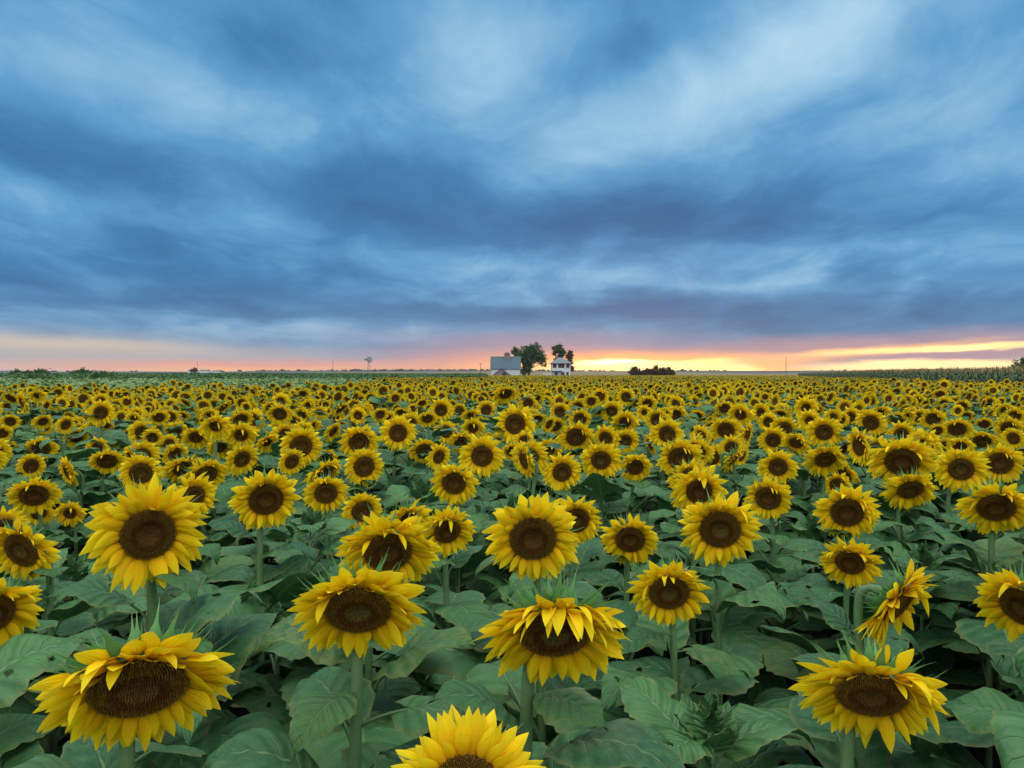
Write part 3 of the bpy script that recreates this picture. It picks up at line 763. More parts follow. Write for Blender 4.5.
# ------------------------------------------------------------------ trees
M_BARK = simple('bark', (.05, .035, .025), (.10, .075, .055), 6, .9, .1)
M_CROWN = simple('crown_leaves', (.028, .066, .018), (.062, .112, .034), .5, .7, .15, trans=.15)
M_CROWN2 = simple('crown_leaves_glow_brown', (.075, .035, .014), (.12, .06, .022), .5, .7, .15, trans=.15)  # reddish cast of the sunset glow is put into this leaf colour
M_BUSH = simple('bush_leaves', (.045, .10, .025), (.085, .15, .045), .5, .7, .15, trans=.15)
def tree(name, label, cat, loc, h, lobes, seed, m, trunk=.3, leafs=2600, size=.42, group=None, bare=0.0):
    "lobes: (x, y, z, radius) clumps of the crown, metres over the tree's base"
    r = random.Random(seed); root = empty(name, loc); g = Geo()
    top = max(l[2] for l in lobes)
    fork = h * .28
    g.tube([(0, 0, -.2), (0, 0, fork * .6), (r.uniform(-.2, .2), 0, fork)], [trunk, trunk * .8, trunk * .7], 8)
    for lx, ly, lz, lr in lobes:
        mid = np.array([lx * .45, ly * .45, fork + (lz - fork) * .5]) + np.array([r.uniform(-.4, .4)] * 3) * .5
        g.tube([(0, 0, fork * .9), mid, (lx, ly, lz), (lx + r.uniform(-.5, .5) * lr, ly, lz + lr * (.6 + bare))], [trunk * .5, trunk * .3, trunk * .14, .02], 5)
        for _ in range(6):
            v = np.array([r.gauss(0, 1), r.gauss(0, 1), r.gauss(.3, .8)]); v /= np.linalg.norm(v)
            g.tube([mid, (lx * .8, ly * .8, lz * .9 + mid[2] * .1), (lx + v[0] * lr * .9, ly + v[1] * lr * .9, lz + v[2] * lr * .9)], [trunk * .14, trunk * .1, .015], 3)
    link('trunk', g.mesh('trunk', [M_BARK]), root)
    g = Geo(); tot = sum(l[3] ** 2.2 for l in lobes)
    for lx, ly, lz, lr in lobes:
        n = int(leafs * lr ** 2.2 / tot); cl = [(r.gauss(0, 1), r.gauss(0, 1), r.gauss(0, 1)) for _ in range(max(8, int(6 + lr * 7)))]
        cl = [np.array(c) / np.linalg.norm(c) * lr * r.uniform(.35, 1.0) for c in cl]
        for i in range(n):
            c = cl[i % len(cl)]; q = np.array([r.gauss(0, 1), r.gauss(0, 1), r.gauss(0, .8)]) * lr * .20 + c + np.array([lx, ly, lz])
            a = np.array([r.gauss(0, 1), r.gauss(0, 1), r.gauss(0, 1)]); a /= np.linalg.norm(a); b = np.cross(a, (r.gauss(0, 1), r.gauss(0, 1), r.gauss(0, 1))); b /= np.linalg.norm(b) + 1e-6
            s = size * r.uniform(.5, 1.2)
            g.add([q - a * s, q + b * s * .45, q + a * s, q - b * s * .45], [(0, 1, 2, 3)])
    link('crown', g.mesh('crown', [m], False), root)
    return tag(root, label, cat, group)
DF = 285.0; PX = DF / FPX
def X(px, d=DF): return (px - 512) / FPX * d
def Z(py, d=DF): return CAMZ + (373.5 - py) / FPX * d
GT_ = 'trees around the farm buildings'
d = 297
tree('deciduous_tree', 'large dark leafy tree between the white barn and the farmhouse', 'tree', (X(529, d), d, 0), 13.5,
     [(0.3, 0, 6.8, 3.1), (2.9, .5, 8.6, 3.0), (-1.2, -.5, 10.2, 2.5), (2.6, 0, 11.4, 2.4), (4.9, 0, 8.0, 2.3), (-2.2, .3, 7.4, 2.4), (-.8, .6, 4.2, 2.6), (-1.6, 0, 2.6, 2.0), (1.0, 0, 8.6, 2.8), (0.4, 0, 11.9, 1.6), (5.2, 0, 5.6, 1.4)], 21, M_CROWN, .45, 6800, .40, GT_)
d = 305
tree('deciduous_tree', 'pale thin tree rising just behind the barn cupola', 'tree', (X(516, d), d, 0), 12,
     [(-.8, 0, 10.6, 1.6), (.9, 0, 8.4, 2.0), (-.2, 0, 11.6, 1.0), (1.6, .3, 10.3, 1.2)], 22, M_BUSH, .3, 1800, .36, GT_)
d = 300
tree('deciduous_tree', 'tall dark tree standing behind the farmhouse roof', 'tree', (X(559, d), d, 0), 13,
     [(-.8, 0, 11.2, 1.8), (1.2, 0, 9.8, 1.7), (.2, 0, 12.2, 1.2), (.0, 0, 8.0, 1.8), (-1.7, 0, 9.6, .9)], 23, M_CROWN, .35, 3000, .38, GT_)
tree('deciduous_tree', 'narrow brownish tree at the right corner of the farmhouse', 'tree', (X(568.5, d), d, 0), 11,
     [(.2, 0, 8.6, 1.4), (.5, 0, 10.2, 1.0), (.1, 0, 6.4, 1.5), (.7, 0, 4.2, 1.4)], 24, M_CROWN2, .25, 2600, .34, GT_, .6)
d = 320; k = d / FPX
GC_ = 'trees of the copse on the horizon'
tree('round_tree', 'round dark tree standing alone at the left end of the copse', 'tree', (X(635, d), d, 0), 5.2, [(0, 0, 2.4, 2.0), (-.2, 0, 3.9, 1.3), (.9, 0, 2.6, 1.5), (-1.0, 0, 2.6, 1.5), (0, 0, 1.2, 1.9)], 31, M_CROWN2, .2, 3000, .36, GC_)
tree('low_tree', 'low spreading tree next to the lone round one in the copse', 'tree', (X(646, d), d, 0), 3.8, [(0, 0, 2.2, 1.7), (1.6, 0, 2.6, 1.6), (-1.9, 0, 1.8, 1.4), (0, 0, 1.0, 1.8)], 32, M_CROWN2, .2, 2600, .36, GC_)
tree('low_tree', 'highest peaked tree in the middle of the copse', 'tree', (X(656, d), d, 0), 5.0, [(0, 0, 2.8, 1.9), (.2, 0, 4.1, 1.1), (1.5, 0, 2.5, 1.7), (-1.4, 0, 2.6, 1.7), (0, 0, 1.2, 1.8)], 33, M_CROWN2, .2, 3000, .36, GC_)
tree('low_tree', 'rounded tree at the right end of the copse', 'tree', (X(667.5, d), d, 0), 4.4, [(0, 0, 2.6, 1.8), (.6, 0, 3.4, 1.2), (-1.3, 0, 2.6, 1.6), (1.5, 0, 2.0, 1.5), (2.1, 0, 1.2, 1.0), (0, 0, 1.2, 1.8)], 34, M_CROWN2, .2, 3000, .36, GC_)
d = 150; k = d / FPX
tree('deciduous_tree', 'dark tree cut by the right edge, rising behind the corn', 'tree', (X(1020, d), d, 0), 5.5, [(0, 0, 3.2, 1.5), (1.6, 0, 3.8, 1.5), (-1.4, 0, 2.7, .8), (3.2, 0, 3.4, 1.6), (.6, 0, 4.2, .8)], 41, M_CROWN, .2, 2600, .22)
d = 200
GB_ = 'bushes along the far left field edge'
for px, py, w, lab, m, sd in ((17, 367.5, 1.7, 'loose green bush near the left edge of the horizon', M_BUSH, 51), (41, 367, 1.9, 'dense flat-topped dark bush on the left horizon', M_CROWN, 52), (82, 367, 1.6, 'rounded green bush standing alone on the left horizon', M_BUSH, 53), (104, 370.5, 1.3, 'low dark bush right of the rounded one on the left horizon', M_CROWN, 54), (72, 370.5, 1.2, 'small low bush touching the rounded one on the left horizon', M_BUSH, 55), (28, 370, 1.3, 'small bush between the loose and the flat-topped ones', M_CROWN, 56)):
    z = Z(py, d)
    tree('bush', lab, 'bush', (X(px, d), d, 0), z, [(0, 0, z - w * .9, w * .75), (w * .8, 0, z - w * 1.15, w * .7), (-w * .8, .2, z - w * 1.2, w * .7), (0, 0, 1.3, w)], sd, m, .12, 2000, .26, GB_)
d = 66; r = random.Random(77)
lob = []
for i in range(26):
    x = -9 + 18 * i / 25; lob.append((x + r.uniform(-.3, .3), r.uniform(-.6, .6) + .10 * x, r.uniform(.85, 1.15) + .25 * math.sin(i * .9), r.uniform(.55, .85)))
tree('hedge', 'long low dark hedge along the far field edge at the left', 'hedge', (X(40, d) + 1.5, d + 1.5, 0), 1.8, lob, 78, M_BUSH, .06, 9000, .13)
tree('far_tree', 'tiny dark tree beside white sheds on the left horizon', 'tree', (X(194, 690), 690, 2.5), 4.5, [(0, 0, 2.2, 2.1), (2.2, 0, 2.3, 1.9), (-1.9, 0, 2.0, 1.6)], 61, M_CROWN2, .2, 900, .6)

# ------------------------------------------------------------------ farm buildings
M_WHITE = simple('white_boards', (.46, .47, .47), (.62, .62, .61), 1.2, .7, .2, stretch=(.3, .3, 3))
M_ROOF = simple('grey_metal_roof', (.05, .088, .113), (.085, .125, .15), 1.0, .7, .15, stretch=(3, 1, 1))
M_OLD = simple('weathered_boards', (.16, .14, .125), (.26, .23, .21), 1.5, .85, .1, stretch=(3, 3, .4))
M_TRIM = simple('dark_trim', (.06, .06, .07), (.10, .10, .11), 2, .7)
M_DOOR = simple('dark_doorway', (.02, .02, .022), (.035, .032, .03), 2, .8)
M_GLASS = mat('window_glass', (.05, .035, .035), .12, .6)
M_REDW = simple('red_boards', (.24, .07, .05), (.33, .10, .07), 2, .8, .1, stretch=(.4, .4, 3))
M_SHING = simple('pale_shingles', (.13, .145, .16), (.19, .205, .22), 2, .8, .2)
M_BRICK = simple('chimney_brick', (.22, .10, .07), (.32, .17, .12), 5, .9, .1)
M_STEEL = simple('galvanised_steel', (.13, .13, .14), (.20, .20, .21), 4, .5, .4)
M_WOODP = simple('pole_wood', (.07, .055, .045), (.12, .10, .08), 5, .9, .1)
def part(name, g, m, parent, smooth=False): return link(name, g.mesh(name, m if isinstance(m, list) else [m], smooth), parent)
def gable(g, x0, x1, y0, y1, ze, zr, axis='x', t=.14, over=.35):
    "two roof slabs with thickness over a box; ridge along the axis"
    if axis == 'x':
        ym = (y0 + y1) / 2
        for s, ya in ((1, y0 - over), (-1, y1 + over)):
            zl = ze - over * (zr - ze) / (ym - y0)
            a = [(x0 - over, ya, zl), (x1 + over, ya, zl), (x1 + over, ym, zr), (x0 - over, ym, zr)]
            g.add([(p[0], p[1], p[2] + .02) for p in a] + [(p[0], p[1], p[2] + t) for p in a], [(0, 1, 2, 3), (7, 6, 5, 4), (0, 4, 5, 1), (1, 5, 6, 2), (2, 6, 7, 3), (3, 7, 4, 0)])
    else:
        xm = (x0 + x1) / 2
        for xa in (x0 - over, x1 + over):
            zl = ze - over * (zr - ze) / (xm - x0)
            a = [(xa, y0 - over, zl), (xa, y1, zl), (xm, y1, zr), (xm, y0 - over, zr)]
            g.add([(p[0], p[1], p[2] + .02) for p in a] + [(p[0], p[1], p[2] + t) for p in a], [(0, 1, 2, 3), (7, 6, 5, 4), (0, 4, 5, 1), (1, 5, 6, 2), (2, 6, 7, 3), (3, 7, 4, 0)])
# barn
d = DF; bx = X(505.5); B = empty('barn', (bx, d, 0)); w2 = 14.4 * PX
ze, zr = Z(368.3), Z(356.5)
g = Geo(); y0, y1 = 0, 9.0; ym = 4.5
g.box((-w2, y0, -.2), (w2, y1, ze)); g.add([(-w2, y0, ze), (-w2, y1, ze), (-w2, ym, zr)], [(0, 1, 2)]); g.add([(w2, y0, ze), (w2, y1, ze), (w2, ym, zr)], [(0, 2, 1)])
wall = part('wall', g, M_WHITE, B)
g = Geo(); gable(g, -w2, w2, y0, y1, ze, zr); roof = part('roof', g, M_ROOF, B)
g = Geo(); cx = X(507) - bx
g.box((cx - 1.1, ym - 1.1, zr - .9), (cx + 1.1, ym + 1.1, zr + 1.0)); cu = part('cupola', g, M_OLD, roof)
g = Geo(); g.add([(cx - 1.35, ym - 1.35, zr + 1.0), (cx + 1.35, ym - 1.35, zr + 1.0), (cx + 1.35, ym + 1.35, zr + 1.0), (cx - 1.35, ym + 1.35, zr + 1.0), (cx, ym, zr + 1.9)], [(0, 1, 4), (1, 2, 4), (2, 3, 4), (3, 0, 4), (3, 2, 1, 0)])
part('cupola_roof', g, M_TRIM, roof)
lx0, lx1 = X(492.6) - bx, X(511) - bx; lm = (lx0 + lx1) / 2; lz, le = Z(368.6), Z(375.2)
g = Geo(); g.box((lx0 + .3, -4.5, -.2), (lx1 - .3, -.01, le)); g.add([(lx0 + .3, -4.5, le), (lx1 - .3, -4.5, le), (lm, -4.5, lz - .1)], [(0, 1, 2)])
ann = part('annex', g, M_OLD, B)
g = Geo(); gable(g, lx0 + .3, lx1 - .3, -4.5, -.02, le, lz, 'y'); part('annex_roof', g, M_TRIM, ann)
g = Geo(); g.box((lm + .3, -4.56, 0), (lm + 1.5, -4.51, 2.3)); part('door', g, M_DOOR, B)
tag(B, 'white barn with blue-grey metal roof, cupola and weathered annex in front', 'barn')
# house
hx0, hx1 = X(552), X(570.5); hc = (hx0 + hx1) / 2; Hs = empty('farmhouse', (hc, DF, 0)); hw = (hx1 - hx0) / 2
ze, zr = Z(363.6), Z(357.2)
g = Geo(); g.box((-hw, 2.0, -.2), (hw, 8.2, ze)); g.box((-hw, 0, -.2), (hw, 1.998, 3.15)); wall = part('wall', g, M_WHITE, Hs)
g = Geo(); o_ = .45
a = [(-hw - o_, -o_, ze), (hw + o_, -o_, ze), (hw + o_, 8.2 + o_, ze), (-hw - o_, 8.2 + o_, ze)]
g.add(a + [(p[0], p[1], ze + .18) for p in a] + [(-.7, 4.1, zr), (.7, 4.1, zr)], [(3, 2, 1, 0), (0, 1, 5, 4), (1, 2, 6, 5), (2, 3, 7, 6), (3, 0, 4, 7), (4, 5, 9, 8), (5, 6, 9), (6, 7, 8, 9), (7, 4, 8)])
rf = part('roof', g, M_SHING, Hs)
g = Geo(); g.box((-1.6, 5.0, zr - 1.2), (-.9, 5.7, zr + .9)); part('chimney', g, M_BRICK, rf)
g = Geo(); g.box((-hw + .05, 1.93, 3.16), (hw - .05, 1.995, ze - .02)); pw = part('porch_wall', g, M_REDW, Hs)
g = Geo()
for cx in (-hw + .15, -hw * .42, hw * .45, hw - .15): g.box((cx - (.17 if abs(cx) > 2 else .3), .05, 3.16), (cx + (.17 if abs(cx) > 2 else .3), .35, ze - .02))
g.box((-hw, .08, 3.17), (hw, .16, 3.95)); part('porch_railing', g, M_WHITE, Hs)
for cx in (-hw * .05, hw * .2):
    g = Geo(); g.box((cx - .35, 1.88, 3.95), (cx + .3, 1.92, ze - .35)); part('window', g, M_GLASS, Hs)
for cx, wv in ((-hw * .55, .55), (hw * .15, .7), (hw * .68, .45)):
    g = Geo(); g.box((cx - wv, -.06, .8), (cx + wv, -.005, 2.5)); wf = part('window', g, M_REDW, Hs)
    g = Geo(); g.box((cx - wv + .1, -.09, .9), (cx + wv - .1, -.063, 2.4)); part('pane', g, M_GLASS, wf)
g = Geo(); g.box((-hw - .1, -1.3, 2.75), (hw * .1, -.01, 2.9)); g.box((-hw, -1.2, 0), (-hw + .15, -1.05, 2.74)); g.box((-.2, -1.2, 0), (-.05, -1.05, 2.74)); part('porch_roof', g, M_SHING, Hs)
tag(Hs, 'white two storey farmhouse with pale hipped roof and dark red upper porch', 'house')
g = Geo(); d = 281; x0, x1 = X(543, d), X(551.3, d)
n = 9
for i in range(n): g.box((x0 + (x1 - x0) * i / (n - 1) - .06, d - .06, 0), (x0 + (x1 - x0) * i / (n - 1) + .06, d + .06, 2.05))
for z in (.5, .95, 1.4, 1.85): g.box((x0, d - .09, z - .12), (x1, d - .062, z + .12))
o = link('board_fence', g.mesh('board_fence', [M_WHITE], False)); tag(o, 'low white board fence beside the farmhouse', 'fence')

# windmill
d = 400; wx = X(368.8, d); hz = Z(360.3, d); Wm = empty('windmill', (wx, d, 0)); g = Geo()
for sx, sy in ((-1, -1), (1, -1), (1, 1), (-1, 1)): g.tube([(sx * 1.0, sy * 1.0, 0), (sx * .16, sy * .16, hz)], [.07, .05], 4)
for i in range(7):
    z0, z1 = hz * i / 7, hz * (i + 1) / 7; q0, q1 = 1 - .84 * i / 7, 1 - .84 * (i + 1) / 7
    c = [(-1, -1), (1, -1), (1, 1), (-1, 1)]
    for j in range(4):
        a, b = c[j], c[(j + 1) % 4]; g.tube([(a[0] * q0, a[1] * q0, z0), (b[0] * q1, b[1] * q1, z1)], [.03, .03], 3); g.tube([(a[0] * q1, a[1] * q1, z1), (b[0] * q1, b[1] * q1, z1)], [.03, .03], 3)
part('tower', g, M_STEEL, Wm)
g = Geo(); ya = R_(25)
ex = np.array([math.cos(ya), math.sin(ya), 0]); ez = np.array([0, 0, 1.0]); en = np.cross(ex, ez); ctr = np.array([.5, -.5, hz + .3])
for k in range(16):
    a = 6.28319 * k / 16; e = ex * math.cos(a) + ez * math.sin(a); t = -ex * math.sin(a) + ez * math.cos(a)
    g.add([ctr + e * .45 - t * .07, ctr + e * 1.55 - t * .24 + en * .1, ctr + e * 1.55 + t * .24 - en * .1, ctr + e * .45 + t * .07], [(0, 1, 2, 3)])
    g.tube([ctr, ctr + e * 1.5], [.03, .02], 3)
part('wheel', g, M_STEEL, Wm)
g = Geo(); tl = ctr - np.array([1.7, -.3, 0]); g.tube([ctr, tl], [.05, .04], 4)
g.add([tl + (.1, 0, -.35), tl + (-1.1, .15, -.5), tl + (-1.1, .15, .6), tl + (.1, 0, .4), tl + (.1, .05, -.35), tl + (-1.1, .2, -.5), tl + (-1.1, .2, .6), tl + (.1, .05, .4)], [(0, 1, 2, 3), (7, 6, 5, 4), (0, 4, 5, 1), (1, 5, 6, 2), (2, 6, 7, 3), (3, 7, 4, 0)])
part('tail_vane', g, M_STEEL, Wm)
tag(Wm, 'small metal farm windmill on a lattice tower against the orange horizon', 'windmill')
# poles
for px, py, d, lab, arm in ((197.3, 360.8, 520, 'thin pole rising beside the white sheds on the left horizon', False), (333, 360.2, 480, 'thin pole on the horizon, left of the windmill', False), (480.5, 362.5, 330, 'slim utility pole just left of the white barn', True), (786, 357, 330, 'faint lone pole on the horizon where the corn begins', False)):
    P = empty('utility_pole', (X(px, d), d, 0)); g = Geo(); h = Z(py, d); g.tube([(0, 0, -.2), (0, 0, h * .6), (0, 0, h)], [.13, .11, .08], 7, cap=True); part('pole', g, M_WOODP, P, True)
    
    if arm: g = Geo(); g.box((-.7, -.06, h - .75), (.7, .06, h - .6)); part('crossarm', g, M_WOODP, P)
    tag(P, lab, 'pole', 'poles on the horizon')
# white sheds far left, grey shed, white box
for px, w, top, lab in ((189.5, 3.4, 369.8, 'small white shed left of the tiny dark tree on the horizon'), (203.5, 7.5, 369.6, 'white shed behind the thin pole on the left horizon'), (215, 5.0, 370.4, 'low white shed, rightmost of the white sheds on the horizon')):
    d = 700; zt = Z(top, d); Q = empty('shed', (X(px, d), d, 0)); g = Geo(); g.box((-w / 2, 0, 0), (w / 2, 6, zt - .9)); part('wall', g, M_WHITE, Q)
    g = Geo(); gable(g, -w / 2, w / 2, 0, 6, zt - .9, zt); part('roof', g, M_SHING, Q); tag(Q, lab, 'shed', 'white sheds on the left horizon')
d = 150; Q = empty('shed', (X(427, d), d, 0)); w = 16 * d / FPX; zt = Z(373.7, d)
g = Geo(); g.box((-w / 2, 0, 0), (w / 2, 2.4, zt - .3)); part('wall', g, M_OLD, Q); g = Geo(); gable(g, -w / 2, w / 2, 0, 2.4, zt - .3, zt, over=.1); part('roof', g, M_TRIM, Q)
tag(Q, 'long low grey shed beyond the yellow rows, left of the barn', 'shed')
d = 92; Q = empty('storage_box', (X(14.5, d), d, 0)); g = Geo(); g.box((-.2, 0, 0), (.2, .4, 1.28)); part('body', g, M_WHITE, Q); g = Geo(); g.box((-.24, -.04, 1.283), (.24, .44, 1.34)); part('lid', g, M_WHITE, Q)
tag(Q, 'tiny white box at the edge of the pale field near the left edge', 'box')

# ------------------------------------------------------------------ sky
SUN_AZ, SUN_EL = 9.0, 3.0
W = bpy.data.worlds.new('World'); S.world = W; W.use_nodes = True
t = NT(W.node_tree); t.n.clear()
co = t.n.new('ShaderNodeTexCoord').outputs['Generated']
sx = t.n.new('ShaderNodeSeparateXYZ'); t.l.new(co, sx.inputs[0]); dx, dy, dz = sx.outputs
az = t.m('MULTIPLY', t.m('ARCTAN2', dx, dy), 57.29578); el = t.m('MULTIPLY', t.m('ARCSINE', dz), 57.29578)
# cloud deck: a horizontal layer seen in perspective
den = t.m('ADD', t.m('MAXIMUM', dz, 0.0), 0.17)
pl = t.comb(t.m('DIVIDE', dx, den), t.m('DIVIDE', dy, den), 0.0)
def mapping(vec, loc=(0, 0, 0), rot=0.0, sc=(1, 1, 1), typ='POINT'):
    n = t.n.new('ShaderNodeMapping'); n.vector_type = typ; t.l.new(vec, n.inputs[0]); n.inputs['Location'].default_value = loc; n.inputs['Rotation'].default_value = (0, 0, rot); n.inputs['Scale'].default_value = sc
    return n.outputs[0]
wn, wc = t.noise(mapping(pl, (1.2, 7.7, 0), 0, (.8, .8, 1)), 1.3, 5, .55)
ae = t.comb(az, el, 0.0)
warp = t.v('MULTIPLY', t.v('SUBTRACT', wc, (.5, .5, .5)), (14, 6, 0))
aw = t.v('ADD', ae, warp)
n1, _ = t.noise(mapping(pl, (3.1, 2.6, 0), R_(-55), (1.0, .72, 1)), 1.05, 9, .58, .35)      # large lumps of the deck
n2, _ = t.noise(mapping(pl, (9.2, 4.4, 0), R_(-50), (1.0, .62, 1)), 2.7, 9, .63, .5)       # smaller wisps
n3, _ = t.noise(mapping(aw, (4.0, 0.6, 0), R_(4), (.030, .15, 1)), 1.0, 7, .55, .2)         # flat banks low over the land
lowk = t.smooth(el, 4.0, 16.0, 1.0, 0.35)
def blob(vec, px, py, sx_, sy_, rot=0, core=0.0):
    a, e = azel(px, py)
    q = mapping(vec, (a, e, 0), R_(rot), (sx_ / 13.0 * 1.9, sy_ / 13.0 * 1.9, 1), 'TEXTURE')
    return t.smooth(t.v('LENGTH', q), core, 1.0, 1.0, 0.0)
BL = [(650, 112, 260, 60, 10, .22), (720, 100, 240, 34, 14, .16), (470, 40, 90, 70, 15, .30), (940, 182, 120, 20, 10, .26), (870, 142, 130, 18, 14, .16), (130, 95, 150, 40, -14, .22), (190, 60, 120, 30, -20, .10), (255, 225, 60, 20, -30, .14),
      (80, 215, 120, 18, 0, .12), (420, 268, 120, 22, -10, .24), (640, 262, 120, 14, 3, .12), (810, 262, 80, 8, 6, .20), (555, 284, 100, 10, 2, .14), (905, 285, 36, 8, 24, .20), (330, 322, 60, 9, 4, .12), (260, 330, 260, 13, 0, .12),
      (900, 160, 200, 60, 10, .10), (860, 20, 140, 30, 20, .12),
      (330, 190, 260, 44, -4, -.22), (430, 165, 130, 30, 10, -.22), (620, 215, 300, 30, 2, -.16), (250, 290, 240, 24, 0, -.12), (40, 150, 120, 22, 0, -.14), (480, 232, 170, 26, 0, -.06), (800, 210, 280, 26, 4, -.20), (560, 100, 90, 18, 25, -.16), (330, 40, 80, 50, -30, -.12), (985, 50, 100, 50, 18, -.12), (640, 30, 110, 20, 20, -.10), (480, 312, 300, 17, 0, -.24), (185, 312, 110, 9, 0, -.24), (820, 320, 300, 22, 0, -.20), (90, 262, 180, 24, 0, -.12), (700, 170, 130, 14, 8, -.10)]
L = t.m('ADD', .42, t.m('MULTIPLY', t.m('SUBTRACT', n1, .5), .65)); L = t.m('ADD', L, t.m('MULTIPLY', t.m('SUBTRACT', n2, .5), .72)); L = t.m('ADD', L, t.m('MULTIPLY', t.m('MULTIPLY', t.m('SUBTRACT', n3, .5), .75), lowk))
for px, py, a, b, rt, amp in BL: L = t.m('ADD', L, t.m('MULTIPLY', blob(aw, px, py, a, b, rt), amp))
cloud = t.ramp(L, [(0.0, (.038, .150, .345)), (.25, (.060, .225, .465)), (.5, (.125, .355, .635)), (.75, (.30, .56, .79)), (1.0, (.52, .76, .90))])
# greyer near the ground
low = t.smooth(el, 1.0, 7.5, .62, 0.0)
cloud = t.mix(low, cloud, t.ramp(L, [(0, (.115, .22, .39)), (.45, (.20, .33, .50)), (1, (.42, .50, .57))]))
# horizon glow where the deck ends: pieces of clear sky, in azimuth and elevation
wg, wgc = t.noise(t.v('MULTIPLY', ae, (.16, .9, 0)), 1.0, 7, .62)
ag = t.v('ADD', ae, t.v('MULTIPLY', t.v('SUBTRACT', wgc, (.5, .5, .5)), (3.2, .75, 0)))
GL = [ # px, py, sx, sy, rot, amount, colour, how firm the edge is
 (60, 352, 190, 15, -2, .75, (.62, .52, .45), 0), (60, 343, 110, 5, -2, .6, (.78, .62, .45), 0), (60, 368, 260, 6, 0, .8, (.84, .54, .40), 0),
 (220, 360, 170, 9, 0, .55, (.52, .42, .42), 0), (300, 367, 190, 5.5, 0, .9, (1.0, .34, .17), 0), (325, 371, 140, 3.6, 0, .85, (1.15, .60, .20), 0),
 (470, 357, 120, 14, 5, .75, (.52, .33, .36), 0), (490, 369, 130, 7, 0, .9, (1.0, .42, .20), 0),
 (610, 350, 200, 14, -2, .62, (.42, .28, .37), 0), (630, 362, 140, 10, -1, .85, (1.15, .42, .17), .1), (790, 354, 170, 10, 3, .62, (.62, .34, .34), 0), (930, 346, 200, 10, 2, .75, (.55, .33, .34), 0),
 (800, 367, 170, 9, 1, .95, (1.1, .56, .24), .1), (770, 371, 110, 4, 0, .9, (1.25, .78, .30), .1),
 (645, 368, 125, 11.5, 0, 1.0, (1.7, .70, .15), .3), (618, 371, 58, 9, 0, 1.0, (2.9, 2.4, 1.35), .66), (668, 371, 70, 8.5, 0, 1.0, (2.2, 1.5, .52), .64), (706, 371, 38, 10, 3, .95, (1.8, 1.2, .40), .6), (572, 371, 40, 8, 0, .9, (1.8, 1.0, .35), .4),
 (850, 352, 90, 3.0, 5, .8, (1.15, .62, .28), .2), (925, 348.5, 75, 2.4, 3, 1.0, (1.5, 1.0, .38), .35), (968, 348, 40, 2.6, 2, 1.0, (1.6, 1.15, .48), .4),
 (935, 357.5, 95, 3.8, 3, .95, (.50, .31, .35), .45), (930, 366, 82, 4.4, 0, 1.0, (1.7, 1.15, .46), .4), (1022, 346, 16, 2.4, 8, .9, (1.4, .95, .40), .3)]
sky = cloud
for px, py, a, b, rt, amp, c, core in GL: sky = t.mix(t.m('MULTIPLY', blob(ag, px, py, a * (1 - core * .45), b * (1 - core * .45), rt, core), amp), sky, c)
# brightness added to the unseen sky overhead and behind the camera, lighting the flowers
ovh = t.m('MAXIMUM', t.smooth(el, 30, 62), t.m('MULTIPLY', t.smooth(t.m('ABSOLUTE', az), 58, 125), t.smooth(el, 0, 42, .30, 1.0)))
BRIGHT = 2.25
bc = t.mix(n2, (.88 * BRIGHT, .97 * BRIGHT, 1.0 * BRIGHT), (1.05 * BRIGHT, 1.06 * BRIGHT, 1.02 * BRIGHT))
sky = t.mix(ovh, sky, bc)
sky = t.mix(t.smooth(el, -1.2, -.4, 1.0, 0.0), sky, (.10, .09, .08))
nis = t.n.new('ShaderNodeTexSky'); nis.sky_type = 'NISHITA'; nis.sun_disc = False; nis.sun_elevation = R_(SUN_EL); nis.sun_rotation = R_(SUN_AZ)
b1 = t.n.new('ShaderNodeBackground'); t.l.new(nis.outputs[0], b1.inputs[0]); b1.inputs[1].default_value = .05
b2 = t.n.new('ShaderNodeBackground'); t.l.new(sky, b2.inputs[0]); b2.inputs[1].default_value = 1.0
mx = t.n.new('ShaderNodeMixShader'); mx.inputs[0].default_value = .96; t.l.new(b1.outputs[0], mx.inputs[1]); t.l.new(b2.outputs[0], mx.inputs[2])
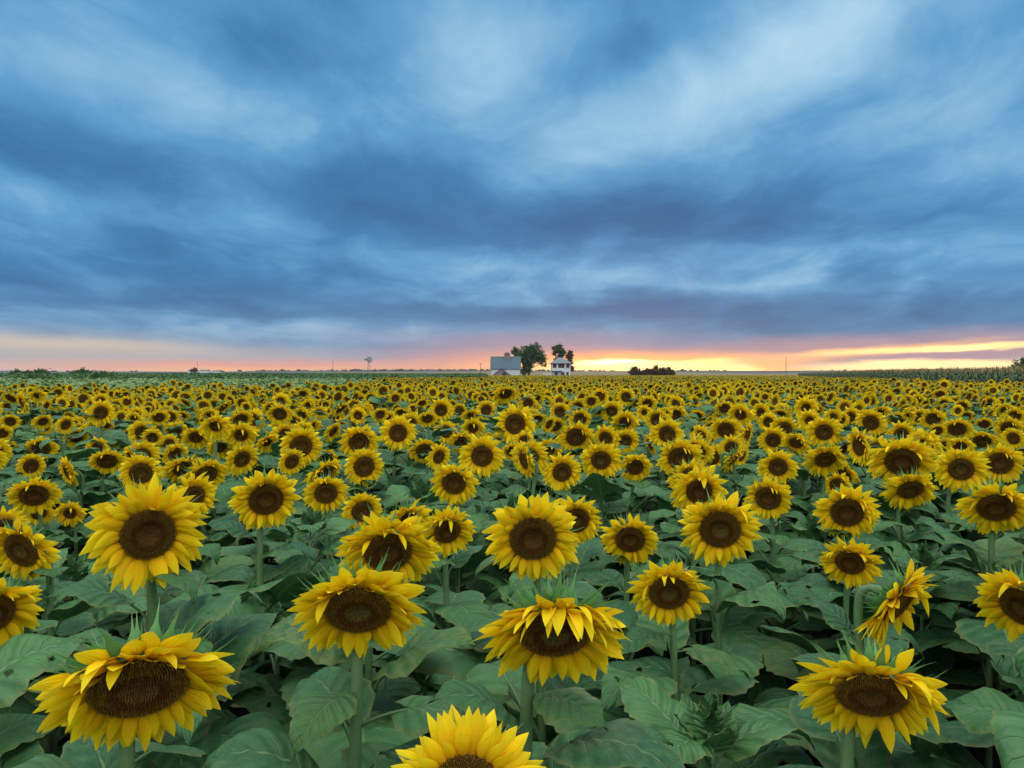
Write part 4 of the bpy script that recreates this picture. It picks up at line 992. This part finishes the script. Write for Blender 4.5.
ow = t.n.new('ShaderNodeOutputWorld'); t.l.new(mx.outputs[0], ow.inputs[0])
W.cycles.sampling_method = 'MANUAL'; W.cycles.sample_map_resolution = 512
sun_d = bpy.data.lights.new('sun', 'SUN'); sun_d.energy = .8; sun_d.angle = R_(14); sun_d.color = (1, .78, .52)
sun = bpy.data.objects.new('sun', sun_d); COL.objects.link(sun)
sd = Vector((math.sin(R_(SUN_AZ)) * math.cos(R_(SUN_EL)), math.cos(R_(SUN_AZ)) * math.cos(R_(SUN_EL)), math.sin(R_(SUN_EL))))
sun.rotation_euler = sd.to_track_quat('Z', 'Y').to_euler()

# ------------------------------------------------------------------ air
HAZE = 0.00008
if HAZE:
    g = Geo(); g.box((-3100, -3100, -1), (3100, 3100, 40)); m = bpy.data.materials.new('haze'); m.use_nodes = True; m.node_tree.nodes.clear()
    q = m.node_tree.nodes.new('ShaderNodeVolumePrincipled'); q.inputs['Color'].default_value = (.80, .84, .95, 1); q.inputs['Density'].default_value = HAZE; q.inputs['Anisotropy'].default_value = .2
    oo = m.node_tree.nodes.new('ShaderNodeOutputMaterial'); m.node_tree.links.new(q.outputs[0], oo.inputs['Volume'])
    o = link('haze', g.mesh('haze', [m], False)); tag(o, 'thin bluish evening haze over the whole field', 'haze', kind='stuff')

S.render.engine = 'CYCLES'
S.cycles.max_bounces = 5; S.cycles.diffuse_bounces = 3; S.cycles.glossy_bounces = 2; S.cycles.transmission_bounces = 3; S.cycles.volume_bounces = 0
S.cycles.use_denoising = True; S.cycles.caustics_reflective = False; S.cycles.caustics_refractive = False
S.cycles.use_adaptive_sampling = True; S.cycles.adaptive_threshold = 0.015
S.view_settings.view_transform = 'Standard'; S.view_settings.look = 'None'; S.view_settings.exposure = 0.0; S.view_settings.gamma = 1.0; S.view_settings.use_curve_mapping = False
print('SUNFLOWERS', len(heads), 'R', R_IND, 'unlabelled', sum(1 for h in heads if not h['label']), 'P', len(P0), len(P1), len(P2), len(P3), len(PG), len(PC), len(PD))
